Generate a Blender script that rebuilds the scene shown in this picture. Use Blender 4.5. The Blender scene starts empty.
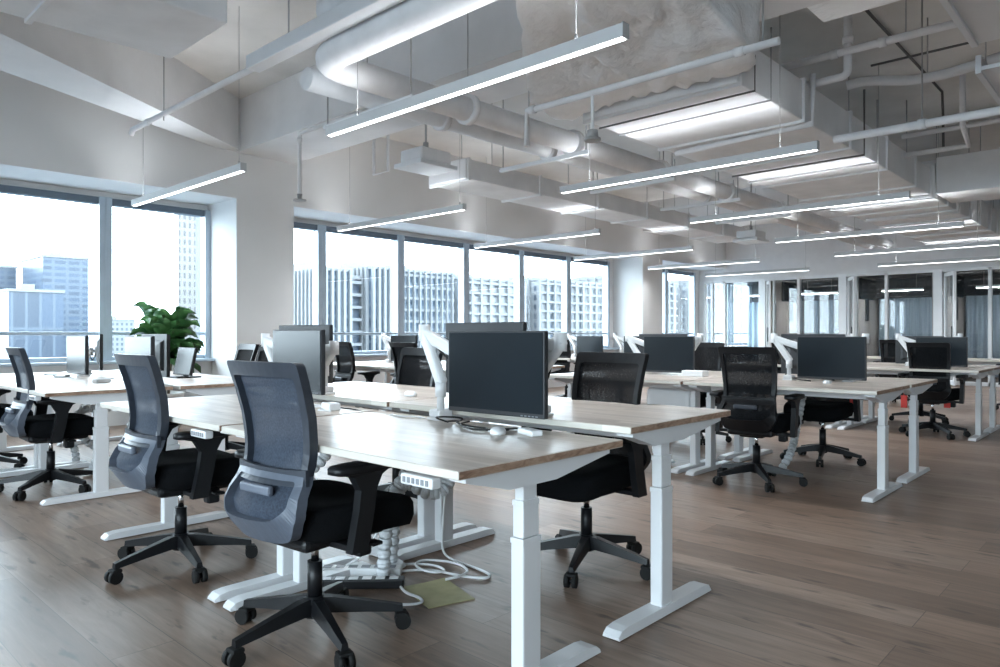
import bpy, bmesh, math, random
from mathutils import Vector, Matrix, Euler, noise
random.seed(7)
PI = math.pi
R = math.radians
scene = bpy.context.scene
col = scene.collection

# ------------------------------------------------------------------ materials
MATS = {}
def new_mat(name):
    m = bpy.data.materials.new(name); m.use_nodes = True
    nt = m.node_tree; nt.nodes.clear()
    return m, nt
def N(nt, t, **kw):
    n = nt.nodes.new(t)
    for k, v in kw.items(): setattr(n, k, v)
    return n
def L(nt, a, b): nt.links.new(a, b)
def ramp(nt, fac, stops):
    r = N(nt, 'ShaderNodeValToRGB')
    e = r.color_ramp.elements
    e[0].position, e[0].color = stops[0][0], (*stops[0][1], 1)
    e[1].position, e[1].color = stops[1][0], (*stops[1][1], 1)
    for p, c in stops[2:]:
        k = e.new(p); k.color = (*c, 1)
    L(nt, fac, r.inputs[0]); return r.outputs[0]
def mixc(nt, fac, a, b, mode='MIX'):
    n = N(nt, 'ShaderNodeMix', data_type='RGBA', blend_type=mode)
    if isinstance(fac, (int, float)): n.inputs[0].default_value = fac
    else: L(nt, fac, n.inputs[0])
    for s, v in ((6, a), (7, b)):
        if isinstance(v, tuple): n.inputs[s].default_value = (*v, 1) if len(v) == 3 else v
        else: L(nt, v, n.inputs[s])
    return n.outputs[2]
def pbr(name, color, rough=.5, metal=0., vary=.08, scale=6., bump=0., bscale=40., spec=.5, stretch=(1, 1, 1)):
    m, nt = new_mat(name)
    out = N(nt, 'ShaderNodeOutputMaterial'); b = N(nt, 'ShaderNodeBsdfPrincipled')
    tc = N(nt, 'ShaderNodeTexCoord'); mp = N(nt, 'ShaderNodeMapping')
    mp.inputs['Scale'].default_value = stretch
    L(nt, tc.outputs['Object'], mp.inputs[0])
    no = N(nt, 'ShaderNodeTexNoise'); no.inputs['Scale'].default_value = scale; no.inputs['Detail'].default_value = 4
    L(nt, mp.outputs[0], no.inputs['Vector'])
    lo = tuple(max(0, c * (1 - vary)) for c in color); hi = tuple(min(1, c * (1 + vary)) for c in color)
    L(nt, ramp(nt, no.outputs[0], [(.3, lo), (.7, hi)]), b.inputs['Base Color'])
    b.inputs['Roughness'].default_value = rough; b.inputs['Metallic'].default_value = metal
    b.inputs['Specular IOR Level'].default_value = spec
    if bump:
        n2 = N(nt, 'ShaderNodeTexNoise'); n2.inputs['Scale'].default_value = bscale; n2.inputs['Detail'].default_value = 5
        L(nt, mp.outputs[0], n2.inputs['Vector'])
        bp = N(nt, 'ShaderNodeBump'); bp.inputs['Strength'].default_value = bump; bp.inputs['Distance'].default_value = .02
        L(nt, n2.outputs[0], bp.inputs['Height']); L(nt, bp.outputs[0], b.inputs['Normal'])
    L(nt, b.outputs[0], out.inputs[0])
    MATS[name] = m; return m

pbr('ceiling_paint', (.65, .63, .605), .9, vary=.12, scale=1.2, bump=.25, bscale=9)
pbr('wall_paint', (.73, .725, .72), .85, vary=.03, scale=1.5)
pbr('beam_paint', (.75, .75, .755), .85, vary=.06, scale=2, bump=.2, bscale=12)
pbr('back_wall_paint', (.73, .73, .735), .85, vary=.03)
pbr('duct_white', (.77, .775, .785), .85, spec=.2, vary=.07, scale=2.5, bump=.35, bscale=6)
pbr('wrapped_duct', (.84, .85, .86), .5, vary=.05, scale=2.2, bump=.8, bscale=13)
pbr('pipe_white', (.76, .76, .77), .75, vary=.06)
pbr('pipe_grey', (.38, .38, .38), .55, vary=.08)
pbr('conduit_dark', (.10, .095, .09), .6, vary=.1)
pbr('frame_blue_grey', (.44, .51, .58), .4, vary=.05, metal=.2)
pbr('frame_dark', (.13, .16, .20), .45, vary=.05, metal=.2)
pbr('white_metal', (.70, .71, .725), .35, vary=.02)
pbr('partition_frame', (.76, .77, .78), .4, vary=.03)
pbr('grey_metal', (.45, .46, .47), .35, metal=.7, vary=.05)
pbr('chrome', (.75, .76, .78), .18, metal=1., vary=.02)
pbr('chair_frame', (.033, .040, .054), .42, vary=.12, scale=30)
pbr('chair_shell', (.095, .112, .145), .42, vary=.08, scale=30)
pbr('chair_frame_shaded', (.006, .0065, .008), .45, vary=.1, spec=.3)  # same frame, weaker light on these chairs put into its colour
pbr('chair_black', (.006, .0065, .008), .42, vary=.1, spec=.35)
pbr('chair_seat', (.0045, .005, .006), .95, vary=.25, scale=250, bump=.3, bscale=300, spec=.1)
pbr('lumbar_plate', (.13, .15, .19), .4, vary=.04)
pbr('rubber', (.006, .006, .006), .7, vary=.1, spec=.3)
pbr('plastic_black', (.007, .0075, .009), .4, vary=.08, spec=.35)
pbr('monitor_back', (.02, .022, .026), .5, vary=.06)
pbr('arm_white', (.72, .73, .74), .4, vary=.02)
pbr('cable_white', (.78, .79, .80), .45, vary=.02)
pbr('cable_black', (.012, .012, .013), .5, vary=.05)
pbr('spine_grey', (.62, .64, .66), .5, vary=.05)
pbr('folder_olive', (.40, .37, .20), .6, vary=.15, scale=12, bump=.15, bscale=20)
pbr('red_cloth', (.62, .06, .05), .7, vary=.1)
pbr('button_grey', (.22, .23, .25), .5, vary=.03)
pbr('pot', (.70, .70, .68), .5, vary=.05)
pbr('soil', (.03, .02, .015), .95, vary=.3, scale=60)
pbr('bark', (.16, .11, .07), .8, vary=.2, scale=30, bump=.4)
pbr('curtain_taupe', (.50, .455, .42), .9, vary=.10, scale=3, stretch=(9, 1, .2))
pbr('curtain_reflection_blue', (.42, .52, .60), .8, vary=.12, scale=3, stretch=(1, 12, .3))  # blue of windows reflected in the glass, put into a cloth colour
pbr('tv_black', (.008, .008, .009), .4, vary=.05)
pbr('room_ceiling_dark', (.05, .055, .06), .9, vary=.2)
pbr('city_ground', (.13, .15, .17), .95, vary=.3, scale=.06)
pbr('city_trees', (.030, .052, .05), .95, vary=.45, scale=.35, bump=.3, bscale=1)
pbr('concrete_pale', (.125, .131, .138), .8, vary=.05)
pbr('glass_building', (.13, .22, .34), .25, vary=.25, scale=.3)

def leaf_mat():
    m, nt = new_mat('leaf'); out = N(nt, 'ShaderNodeOutputMaterial'); b = N(nt, 'ShaderNodeBsdfPrincipled')
    tc = N(nt, 'ShaderNodeTexCoord'); no = N(nt, 'ShaderNodeTexNoise'); no.inputs['Scale'].default_value = 5
    L(nt, tc.outputs['Object'], no.inputs['Vector'])
    L(nt, ramp(nt, no.outputs[0], [(.3, (.022, .085, .03)), (.72, (.075, .20, .06))]), b.inputs['Base Color'])
    b.inputs['Roughness'].default_value = .35
    L(nt, b.outputs[0], out.inputs[0]); MATS['leaf'] = m
leaf_mat()

def glass(name, tint, refl=.06, rough=.0, edge=.5):
    m, nt = new_mat(name); out = N(nt, 'ShaderNodeOutputMaterial')
    t = N(nt, 'ShaderNodeBsdfTransparent'); t.inputs[0].default_value = (*tint, 1)
    g = N(nt, 'ShaderNodeBsdfGlossy'); g.inputs['Roughness'].default_value = rough
    lw = N(nt, 'ShaderNodeLayerWeight'); lw.inputs[0].default_value = .35
    mr = N(nt, 'ShaderNodeMapRange'); mr.inputs[3].default_value = refl; mr.inputs[4].default_value = edge
    L(nt, lw.outputs[1], mr.inputs[0])
    mx = N(nt, 'ShaderNodeMixShader'); L(nt, mr.outputs[0], mx.inputs[0]); L(nt, t.outputs[0], mx.inputs[1]); L(nt, g.outputs[0], mx.inputs[2])
    L(nt, mx.outputs[0], out.inputs[0]); MATS[name] = m
glass('window_glass', (.93, .97, .98), .03, 0, .3)
glass('partition_glass', (.88, .90, .91), .04, .0, .35)

def meshfab():
    m, nt = new_mat('chair_mesh'); out = N(nt, 'ShaderNodeOutputMaterial')
    t = N(nt, 'ShaderNodeBsdfTransparent'); b = N(nt, 'ShaderNodeBsdfPrincipled')
    tc = N(nt, 'ShaderNodeTexCoord'); no = N(nt, 'ShaderNodeTexNoise'); no.inputs['Scale'].default_value = 140
    L(nt, tc.outputs['Object'], no.inputs['Vector'])
    L(nt, ramp(nt, no.outputs[0], [(.3, (.027, .036, .054)), (.7, (.050, .064, .092))]), b.inputs['Base Color'])
    b.inputs['Roughness'].default_value = .8; b.inputs['Specular IOR Level'].default_value = .3
    mx = N(nt, 'ShaderNodeMixShader'); mx.inputs[0].default_value = .94
    L(nt, t.outputs[0], mx.inputs[1]); L(nt, b.outputs[0], mx.inputs[2]); L(nt, mx.outputs[0], out.inputs[0]); MATS['chair_mesh'] = m
    m, nt = new_mat('chair_mesh_shaded'); out = N(nt, 'ShaderNodeOutputMaterial')  # darker copy of the mesh, with the dimmer light in its colour
    t = N(nt, 'ShaderNodeBsdfTransparent'); b = N(nt, 'ShaderNodeBsdfPrincipled')
    tc = N(nt, 'ShaderNodeTexCoord'); no = N(nt, 'ShaderNodeTexNoise'); no.inputs['Scale'].default_value = 140
    L(nt, tc.outputs['Object'], no.inputs['Vector'])
    L(nt, ramp(nt, no.outputs[0], [(.3, (.005, .0055, .0065)), (.7, (.010, .011, .013))]), b.inputs['Base Color'])
    b.inputs['Roughness'].default_value = .85
    mx = N(nt, 'ShaderNodeMixShader'); b.inputs['Specular IOR Level'].default_value = .1; mx.inputs[0].default_value = .965
    L(nt, t.outputs[0], mx.inputs[1]); L(nt, b.outputs[0], mx.inputs[2]); L(nt, mx.outputs[0], out.inputs[0]); MATS['chair_mesh_shaded'] = m
meshfab()

def emis(name, c, s):
    m, nt = new_mat(name); out = N(nt, 'ShaderNodeOutputMaterial'); e = N(nt, 'ShaderNodeEmission')
    e.inputs[0].default_value = (*c, 1); e.inputs[1].default_value = s
    L(nt, e.outputs[0], out.inputs[0]); MATS[name] = m
emis('strip_down', (.97, .985, 1), 5.5)
emis('room_strip', (.92, .96, 1), 75)
emis('strip_up', (.91, .955, 1), 27)

def screen_mat():
    m, nt = new_mat('screen'); out = N(nt, 'ShaderNodeOutputMaterial'); b = N(nt, 'ShaderNodeBsdfPrincipled')
    tc = N(nt, 'ShaderNodeTexCoord'); no = N(nt, 'ShaderNodeTexNoise'); no.inputs['Scale'].default_value = 3
    L(nt, tc.outputs['Object'], no.inputs['Vector'])
    L(nt, ramp(nt, no.outputs[0], [(.3, (.010, .014, .018)), (.7, (.012, .017, .022))]), b.inputs['Base Color'])
    b.inputs['Roughness'].default_value = .26; b.inputs['Specular IOR Level'].default_value = .26
    L(nt, b.outputs[0], out.inputs[0]); MATS['screen'] = m
screen_mat()

def wood_floor():
    m, nt = new_mat('floor_planks'); out = N(nt, 'ShaderNodeOutputMaterial'); b = N(nt, 'ShaderNodeBsdfPrincipled')
    tc = N(nt, 'ShaderNodeTexCoord'); mp = N(nt, 'ShaderNodeMapping'); mp.inputs['Rotation'].default_value = (0, 0, R(90))
    L(nt, tc.outputs['Object'], mp.inputs[0])
    br = N(nt, 'ShaderNodeTexBrick'); br.offset = .37; br.inputs['Scale'].default_value = 1
    br.inputs['Brick Width'].default_value = 1.9; br.inputs['Row Height'].default_value = .215; br.inputs['Mortar Size'].default_value = .0016
    br.inputs['Color1'].default_value = (0, 0, 0, 1); br.inputs['Color2'].default_value = (1, 1, 1, 1); br.inputs['Mortar'].default_value = (.5, .5, .5, 1)
    L(nt, mp.outputs[0], br.inputs['Vector'])
    mp2 = N(nt, 'ShaderNodeMapping'); mp2.inputs['Scale'].default_value = (17, 1.5, 1); L(nt, tc.outputs['Object'], mp2.inputs[0])
    # shift the grain plank by plank
    ad = N(nt, 'ShaderNodeVectorMath', operation='ADD'); L(nt, mp2.outputs[0], ad.inputs[0])
    sc = N(nt, 'ShaderNodeVectorMath', operation='SCALE'); sc.inputs[3].default_value = 9; L(nt, br.outputs[0], sc.inputs[0]); L(nt, sc.outputs[0], ad.inputs[1])
    g = N(nt, 'ShaderNodeTexNoise'); g.inputs['Scale'].default_value = 1.6; g.inputs['Detail'].default_value = 7; g.inputs['Roughness'].default_value = .62; g.inputs['Distortion'].default_value = .6
    L(nt, ad.outputs[0], g.inputs['Vector'])
    grain = ramp(nt, g.outputs[0], [(.26, (.135, .092, .066)), (.74, (.305, .225, .175)), (.5, (.220, .157, .119))])
    plank = ramp(nt, br.outputs[0], [(0, (.68, .64, .61)), (.35, (1.0, .94, .90)), (1, (1.18, 1.19, 1.20))])
    c1 = mixc(nt, 1., grain, plank, 'MULTIPLY')
    # knots
    kn = N(nt, 'ShaderNodeTexNoise'); kn.inputs['Scale'].default_value = 3.2; kn.inputs['Detail'].default_value = 5; mp3 = N(nt, 'ShaderNodeMapping'); mp3.inputs['Scale'].default_value = (5.5, 1.2, 1)
    L(nt, tc.outputs['Object'], mp3.inputs[0]); L(nt, mp3.outputs[0], kn.inputs['Vector'])
    kf = ramp(nt, kn.outputs[0], [(.60, (0, 0, 0)), (.69, (.85, .85, .85))])
    c2 = mixc(nt, kf, c1, (.060, .040, .032))
    seam = mixc(nt, br.outputs[1], c2, (.09, .065, .05))
    L(nt, seam, b.inputs['Base Color'])
    rr = N(nt, 'ShaderNodeMapRange'); rr.inputs[3].default_value = .32; rr.inputs[4].default_value = .46; L(nt, g.outputs[0], rr.inputs[0]); L(nt, rr.outputs[0], b.inputs['Roughness'])
    b.inputs['Specular IOR Level'].default_value = .6
    bp = N(nt, 'ShaderNodeBump'); bp.inputs['Strength'].default_value = .12; bp.inputs['Distance'].default_value = .004
    L(nt, g.outputs[0], bp.inputs['Height']); L(nt, bp.outputs[0], b.inputs['Normal'])
    L(nt, b.outputs[0], out.inputs[0]); MATS['floor_planks'] = m
wood_floor()

def wood_top(name, lo, mid, hi, rough, sx=26, strips=True):
    m, nt = new_mat(name); out = N(nt, 'ShaderNodeOutputMaterial'); b = N(nt, 'ShaderNodeBsdfPrincipled')
    tc = N(nt, 'ShaderNodeTexCoord'); mp = N(nt, 'ShaderNodeMapping'); mp.inputs['Rotation'].default_value = (0, 0, R(90))
    L(nt, tc.outputs['Object'], mp.inputs[0])
    br = N(nt, 'ShaderNodeTexBrick'); br.offset = .43; br.inputs['Scale'].default_value = 1
    br.inputs['Brick Width'].default_value = .42; br.inputs['Row Height'].default_value = .06; br.inputs['Mortar Size'].default_value = .0004
    br.inputs['Color1'].default_value = (0, 0, 0, 1); br.inputs['Color2'].default_value = (1, 1, 1, 1); br.inputs['Mortar'].default_value = (.4, .4, .4, 1)
    L(nt, mp.outputs[0], br.inputs['Vector'])
    mp2 = N(nt, 'ShaderNodeMapping'); mp2.inputs['Scale'].default_value = (sx, 1.6, 9); L(nt, tc.outputs['Object'], mp2.inputs[0])
    ad = N(nt, 'ShaderNodeVectorMath', operation='ADD'); L(nt, mp2.outputs[0], ad.inputs[0])
    sc = N(nt, 'ShaderNodeVectorMath', operation='SCALE'); sc.inputs[3].default_value = 7; L(nt, br.outputs[0], sc.inputs[0]); L(nt, sc.outputs[0], ad.inputs[1])
    g = N(nt, 'ShaderNodeTexNoise'); g.inputs['Scale'].default_value = 1.3; g.inputs['Detail'].default_value = 6; g.inputs['Distortion'].default_value = .5
    L(nt, ad.outputs[0], g.inputs['Vector'])
    grain = ramp(nt, g.outputs[0], [(.3, lo), (.7, hi), (.5, mid)])
    tone = ramp(nt, br.outputs[0], [(0, (.82, .81, .80)), (1, (1.1, 1.1, 1.1))])
    L(nt, mixc(nt, 1., grain, tone, 'MULTIPLY'), b.inputs['Base Color'])
    b.inputs['Roughness'].default_value = rough
    b.inputs['Specular IOR Level'].default_value = .22
    L(nt, b.outputs[0], out.inputs[0]); MATS[name] = m
wood_top('desk_oak', (.47, .405, .35), (.57, .505, .45), (.67, .605, .55), .31)
wood_top('desk_edge_light', (.60, .57, .51), (.68, .65, .59), (.74, .71, .66), .45)
def wood_end():
    m, nt = new_mat('desk_edge_end'); out = N(nt, 'ShaderNodeOutputMaterial'); b = N(nt, 'ShaderNodeBsdfPrincipled')
    tc = N(nt, 'ShaderNodeTexCoord'); mp = N(nt, 'ShaderNodeMapping'); mp.inputs['Scale'].default_value = (9, 3, 30); L(nt, tc.outputs['Object'], mp.inputs[0])
    g = N(nt, 'ShaderNodeTexNoise'); g.inputs['Scale'].default_value = 2.0; g.inputs['Detail'].default_value = 4; g.inputs['Distortion'].default_value = 1.2
    L(nt, mp.outputs[0], g.inputs['Vector'])
    L(nt, ramp(nt, g.outputs[0], [(.3, (.20, .115, .075)), (.7, (.47, .33, .24)), (.5, (.33, .215, .15))]), b.inputs['Base Color'])
    b.inputs['Roughness'].default_value = .5
    L(nt, b.outputs[0], out.inputs[0]); MATS['desk_edge_end'] = m
wood_end()

def facade(name, glassc, bandc, cw, rh, mort, off=0., rough=.4):
    m, nt = new_mat(name); out = N(nt, 'ShaderNodeOutputMaterial'); b = N(nt, 'ShaderNodeBsdfPrincipled')
    tc = N(nt, 'ShaderNodeTexCoord'); sp = N(nt, 'ShaderNodeSeparateXYZ'); L(nt, tc.outputs['Object'], sp.inputs[0])
    a = N(nt, 'ShaderNodeMath', operation='ADD'); L(nt, sp.outputs[0], a.inputs[0]); L(nt, sp.outputs[1], a.inputs[1])
    cb = N(nt, 'ShaderNodeCombineXYZ'); L(nt, a.outputs[0], cb.inputs[0]); L(nt, sp.outputs[2], cb.inputs[1])
    br = N(nt, 'ShaderNodeTexBrick'); br.offset = off; br.inputs['Scale'].default_value = 1
    br.inputs['Brick Width'].default_value = cw; br.inputs['Row Height'].default_value = rh; br.inputs['Mortar Size'].default_value = mort; br.inputs['Mortar Smooth'].default_value = 0
    br.inputs['Color1'].default_value = (*[c * .75 for c in glassc], 1); br.inputs['Color2'].default_value = (*[min(1, c * 1.3) for c in glassc], 1); br.inputs['Mortar'].default_value = (*bandc, 1)
    L(nt, cb.outputs[0], br.inputs['Vector']); L(nt, br.outputs[0], b.inputs['Base Color']); b.inputs['Roughness'].default_value = rough
    L(nt, b.outputs[0], out.inputs[0]); MATS[name] = m
facade('facade_glass_blue', (.015, .028, .050), (.036, .052, .074), 2.6, 1.3, .3)
facade('facade_glass_deep', (.012, .022, .040), (.030, .042, .060), 2.2, 1.2, .3)
facade('facade_panel_blue', (.022, .036, .058), (.044, .060, .080), 2.2, 9.0, .2)
facade('facade_pale_grid', (.026, .037, .052), (.120, .126, .132), 1.5, 1.7, .4)
facade('facade_tower', (.022, .022, .024), (.088, .086, .082), 1.5, 2.4, .42)
facade('facade_blue_fins', (.026, .042, .063), (.072, .09, .11), 1.5, 1.7, .2)

# ------------------------------------------------------------------ mesh builder
def interp(z, tab):
    if z <= tab[0][0]: return tab[0][1]
    for (a, x), (b, y) in zip(tab, tab[1:]):
        if z <= b:
            t = (z - a) / (b - a); t = t * t * (3 - 2 * t) if False else t
            return x + (y - x) * t
    return tab[-1][1]
class MB:
    def __init__(s): s.bm = bmesh.new(); s.mats = []
    def _mi(s, mat):
        if mat is None: return 0
        if mat not in s.mats: s.mats.append(mat)
        return s.mats.index(mat)
    def _take(s, tmp, M, mat, smooth=False):
        mi = s._mi(mat); vm = {}
        for v in tmp.verts: vm[v] = s.bm.verts.new(M @ v.co if M else v.co)
        for f in tmp.faces:
            try:
                nf = s.bm.faces.new([vm[v] for v in f.verts]); nf.material_index = mi; nf.smooth = smooth or f.smooth
            except ValueError: pass
        tmp.free()
    def box(s, lo, hi, mat=None, bevel=0., M=None, seg=2, side=None):
        t = bmesh.new()
        c = [(lo[i] + hi[i]) / 2 for i in range(3)]; d = [abs(hi[i] - lo[i]) for i in range(3)]
        bmesh.ops.create_cube(t, size=1)
        for v in t.verts: v.co = Vector((v.co.x * d[0] + c[0], v.co.y * d[1] + c[1], v.co.z * d[2] + c[2]))
        if bevel: bmesh.ops.bevel(t, geom=t.edges[:], offset=min(bevel, min(d) * .45), segments=seg, affect='EDGES', profile=.5)
        s._take(t, M, mat); return s
    def quadbox(s, p8, mat=None):      # bottom four then top four, counter-clockwise
        vs = [s.bm.verts.new(p) for p in p8]; mi = s._mi(mat)
        for q in ((3, 2, 1, 0), (4, 5, 6, 7), (0, 1, 5, 4), (1, 2, 6, 5), (2, 3, 7, 6), (3, 0, 4, 7)):
            f = s.bm.faces.new([vs[i] for i in q]); f.material_index = mi
        return s
    def cyl(s, a, b, r, r2=None, n=14, mat=None, cap=True):
        a, b = Vector(a), Vector(b); r2 = r if r2 is None else r2
        z = (b - a).normalized(); x = z.orthogonal().normalized(); y = z.cross(x); mi = s._mi(mat)
        A = [s.bm.verts.new(a + r * (math.cos(2 * PI * i / n) * x + math.sin(2 * PI * i / n) * y)) for i in range(n)]
        B = [s.bm.verts.new(b + r2 * (math.cos(2 * PI * i / n) * x + math.sin(2 * PI * i / n) * y)) for i in range(n)]
        for i in range(n):
            f = s.bm.faces.new((A[i], A[(i + 1) % n], B[(i + 1) % n], B[i])); f.smooth = True; f.material_index = mi
        if cap:
            for q in (A[::-1], B):
                f = s.bm.faces.new(q); f.material_index = mi
        return s
    def tube(s, pts, r, n=8, mat=None, smooth_path=0):
        pts = [Vector(p) for p in pts]
        for _ in range(smooth_path):
            q = [pts[0]]
            for i in range(len(pts) - 1):
                q += [pts[i] * .75 + pts[i + 1] * .25, pts[i] * .25 + pts[i + 1] * .75]
            pts = q + [pts[-1]]
        mi = s._mi(mat); rings = []
        x = None
        for i, p in enumerate(pts):
            t = (pts[min(i + 1, len(pts) - 1)] - pts[max(i - 1, 0)])
            t = t.normalized() if t.length > 1e-9 else Vector((0, 0, 1))
            x = t.orthogonal().normalized() if x is None else (x - t * x.dot(t)).normalized()
            y = t.cross(x)
            rr = r[i] if isinstance(r, (list, tuple)) and i < len(r) else (r if not isinstance(r, (list, tuple)) else r[-1])
            rings.append([s.bm.verts.new(p + rr * (math.cos(2 * PI * k / n) * x + math.sin(2 * PI * k / n) * y)) for k in range(n)])
        for A, B in zip(rings, rings[1:]):
            for k in range(n):
                f = s.bm.faces.new((A[k], A[(k + 1) % n], B[(k + 1) % n], B[k])); f.smooth = True; f.material_index = mi
        for q in (rings[0][::-1], rings[-1]):
            f = s.bm.faces.new(q); f.material_index = mi
        return s
    def prism(s, poly, z0, z1, mat=None, M=None):   # polygon in xy, extruded along z
        mi = s._mi(mat); T = (lambda p: M @ Vector(p)) if M else Vector
        A = [s.bm.verts.new(T((x, y, z0))) for x, y in poly]; B = [s.bm.verts.new(T((x, y, z1))) for x, y in poly]
        n = len(poly)
        for i in range(n):
            f = s.bm.faces.new((A[i], A[(i + 1) % n], B[(i + 1) % n], B[i])); f.material_index = mi
        for q in (A[::-1], B):
            f = s.bm.faces.new(q); f.material_index = mi
        return s
    def loft(s, rings, mat=None, caps=True, smooth=True):
        mi = s._mi(mat); R_ = [[s.bm.verts.new(p) for p in r] for r in rings]; n = len(R_[0])
        for A, B in zip(R_, R_[1:]):
            for k in range(n):
                f = s.bm.faces.new((A[k], A[(k + 1) % n], B[(k + 1) % n], B[k])); f.smooth = smooth; f.material_index = mi
        if caps:
            for q in (R_[0][::-1], R_[-1]):
                f = s.bm.faces.new(q); f.material_index = mi; f.smooth = smooth
        return s
    def grid(s, fn, nu, nv, mat=None, thick=None):
        mi = s._mi(mat); V = [[s.bm.verts.new(fn(i / nu, j / nv)) for j in range(nv + 1)] for i in range(nu + 1)]
        for i in range(nu):
            for j in range(nv):
                f = s.bm.faces.new((V[i][j], V[i + 1][j], V[i + 1][j + 1], V[i][j + 1])); f.smooth = True; f.material_index = mi
        return s
    def mesh(s, name, mat=None):
        bmesh.ops.recalc_face_normals(s.bm, faces=s.bm.faces[:])
        me = bpy.data.meshes.new(name); s.bm.to_mesh(me); s.bm.free()
        for mm in (s.mats or [mat]): me.materials.append(MATS[mm])
        return me
    def build(s, name, mat=None, parent=None, loc=None):
        if mat and not s.mats: s.mats = []
        me = s.mesh(name, mat); o = bpy.data.objects.new(name, me); col.objects.link(o)
        if parent: o.parent = parent
        if loc: o.location = loc
        return o

def tag(o, label=None, cat=None, group=None, kind=None):
    if label: o['label'] = label
    if cat: o['category'] = cat
    if group: o['group'] = group
    if kind: o['kind'] = kind
    return o
def empty(name, loc=(0, 0, 0), rz=0.):
    o = bpy.data.objects.new(name, None); o.empty_display_size = .1
    col.objects.link(o); o.location = loc; o.rotation_euler = (0, 0, rz); return o
KIDS = {}
def kids(o): return [c for c in list(col.objects) if c.parent == o]
def copy_tree(o, parent=None, tree=None):
    if tree is None:
        tree = {}
        for c in col.objects:
            if c.parent: tree.setdefault(c.parent.name, []).append(c)
    c = o.copy(); col.objects.link(c)
    if parent: c.parent = parent
    for ch in tree.get(o.name, []): copy_tree(ch, c, tree)
    return c
def struct(mb, name, mat, label=None, parent=None):
    o = mb.build(name, mat, parent)
    if not parent: tag(o, label, None, None, 'structure')
    return o

# ------------------------------------------------------------------ room dimensions (x along the windows, y towards them)
WY = 9.3          # glass plane of the long window wall
BY = 8.5          # face of bulkhead and columns
HB = 2.79         # underside of the bulkhead
HC = 4.0          # slab
PX = 17.8         # glass partition of the meeting rooms
PH = 2.49         # its height
XR, YR = -4.2, -5.0
COLS = [(4.27, 5.07), (13.7, 14.55)]

def cat_struct(o, label, cat): o['label'] = label; o['category'] = cat; o['kind'] = 'structure'; return o

cat_struct(MB().box((XR - .2, YR - .2, -.2), (22.2, WY + .3, 0)).build('floor', 'floor_planks'), 'grey brown oak plank floor running under all the desks', 'floor')
cat_struct(MB().box((XR - .2, YR - .2, HC), (22.2, WY + .3, HC + .2)).build('ceiling', 'ceiling_paint'), 'bare painted concrete slab above the pipes and ducts', 'ceiling')
w = MB()
w.box((XR, BY, HB), (PX, BY + .12, HC)); w.box((XR, BY + .12, HB), (21.6, WY + .28, HB + .1))
w.box((XR, WY - .12, 0), (21.6, WY + .18, .74)); w.box((XR, WY, 2.72), (21.6, WY + .2, HB))
w.box((XR, WY - .03, 2.9), (21.6, WY + .2, HC))
cat_struct(w.build('wall_left', 'wall_paint'), 'pale bulkhead and low wall holding the long row of windows', 'wall')
cat_struct(MB().box((XR, WY - .22, .74), (4.27, WY + .0, .775), bevel=.006).box((5.07, WY - .22, .74), (13.7, WY, .775), bevel=.006).box((14.55, WY - .22, .74), (PX, WY, .775), bevel=.006).build('trim_1', 'frame_blue_grey'), 'grey window sill along the low wall under the windows', 'window sill')
for k, (a, b) in enumerate(COLS):
    o = MB().box((a, BY, 0), (b, WY + .05, HB)).build('column', 'wall_paint')
    cat_struct(o, ['wide pale column between the two groups of windows, beside the leafy plant', 'far pale column at the end of the windows, near the meeting rooms'][k], 'column')
cat_struct(MB().box((PX, YR, PH), (PX + .15, WY, HC)).build('wall_back', 'back_wall_paint'), 'pale far wall above the glass meeting rooms', 'wall')
cat_struct(MB().box((XR - .15, YR, 0), (XR, -3.5, HC)).box((XR - .15, -3.5, 0), (XR, WY, .5)).box((XR - .15, -3.5, 2.95), (XR, WY, HC)).box((XR - .15, 3.9, 0), (XR, WY, HC)).build('wall_rear', 'wall_paint'), 'plain wall behind the viewpoint', 'wall')
cat_struct(MB().box((XR, YR - .15, 0), (22, YR, HC)).build('wall_right', 'wall_paint'), 'plain wall on the aisle side of the office', 'wall')
# beams
for k, (a, b) in enumerate(COLS):
    cat_struct(MB().box((a, YR, 3.36), (b, BY, HC)).build('beam', 'beam_paint'), ['deep white ceiling beam crossing from the wide column by the plant', 'deep white ceiling beam crossing from the far column'][k], 'beam')
cat_struct(MB().prism([(-3.6, 3.1), (1.38, 6.46), (3.1, 7.60), (4.27, 8.40), (4.27, 8.5), (4.0, 8.5), (1.50, 7.33), (-3.6, 4.65)], 3.37, HC).build('beam', 'beam_paint'), 'slanting white ceiling beam running diagonally into the wide column', 'beam')

# ------------------------------------------------------------------ windows
def window(n, x0, x1, label):
    e = empty('window_%d' % n, ((x0 + x1) / 2, WY, .775)); e['kind'] = 'structure'; e['label'] = label; e['category'] = 'window'
    cx = (x0 + x1) / 2; w = x1 - x0
    f = MB()
    f.box((-w / 2 + .0006, -.09, 0), (-w / 2 + .07, .06, 1.945), 'frame_blue_grey', .003)
    f.box((w / 2 - .07, -.09, 0), (w / 2 - .0006, .06, 1.945), 'frame_blue_grey', .003)
    f.box((-w / 2 + .069, -.05, 0), (w / 2 - .069, .055, .05), 'frame_blue_grey', .005)
    f.box((-w / 2 + .069, -.07, 1.86), (w / 2 - .069, .055, 1.94), 'frame_dark', .005)
    f.build('window_frame', None, e)
    MB().box((-w / 2 + .065, .005, .04), (w / 2 - .065, .017, 1.87)).build('window_pane', 'window_glass', e)
    MB().box((-w / 2 + .065, -.055, .305), (w / 2 - .065, -.015, .345), bevel=.006).build('window_rail', 'frame_blue_grey', e)
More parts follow.
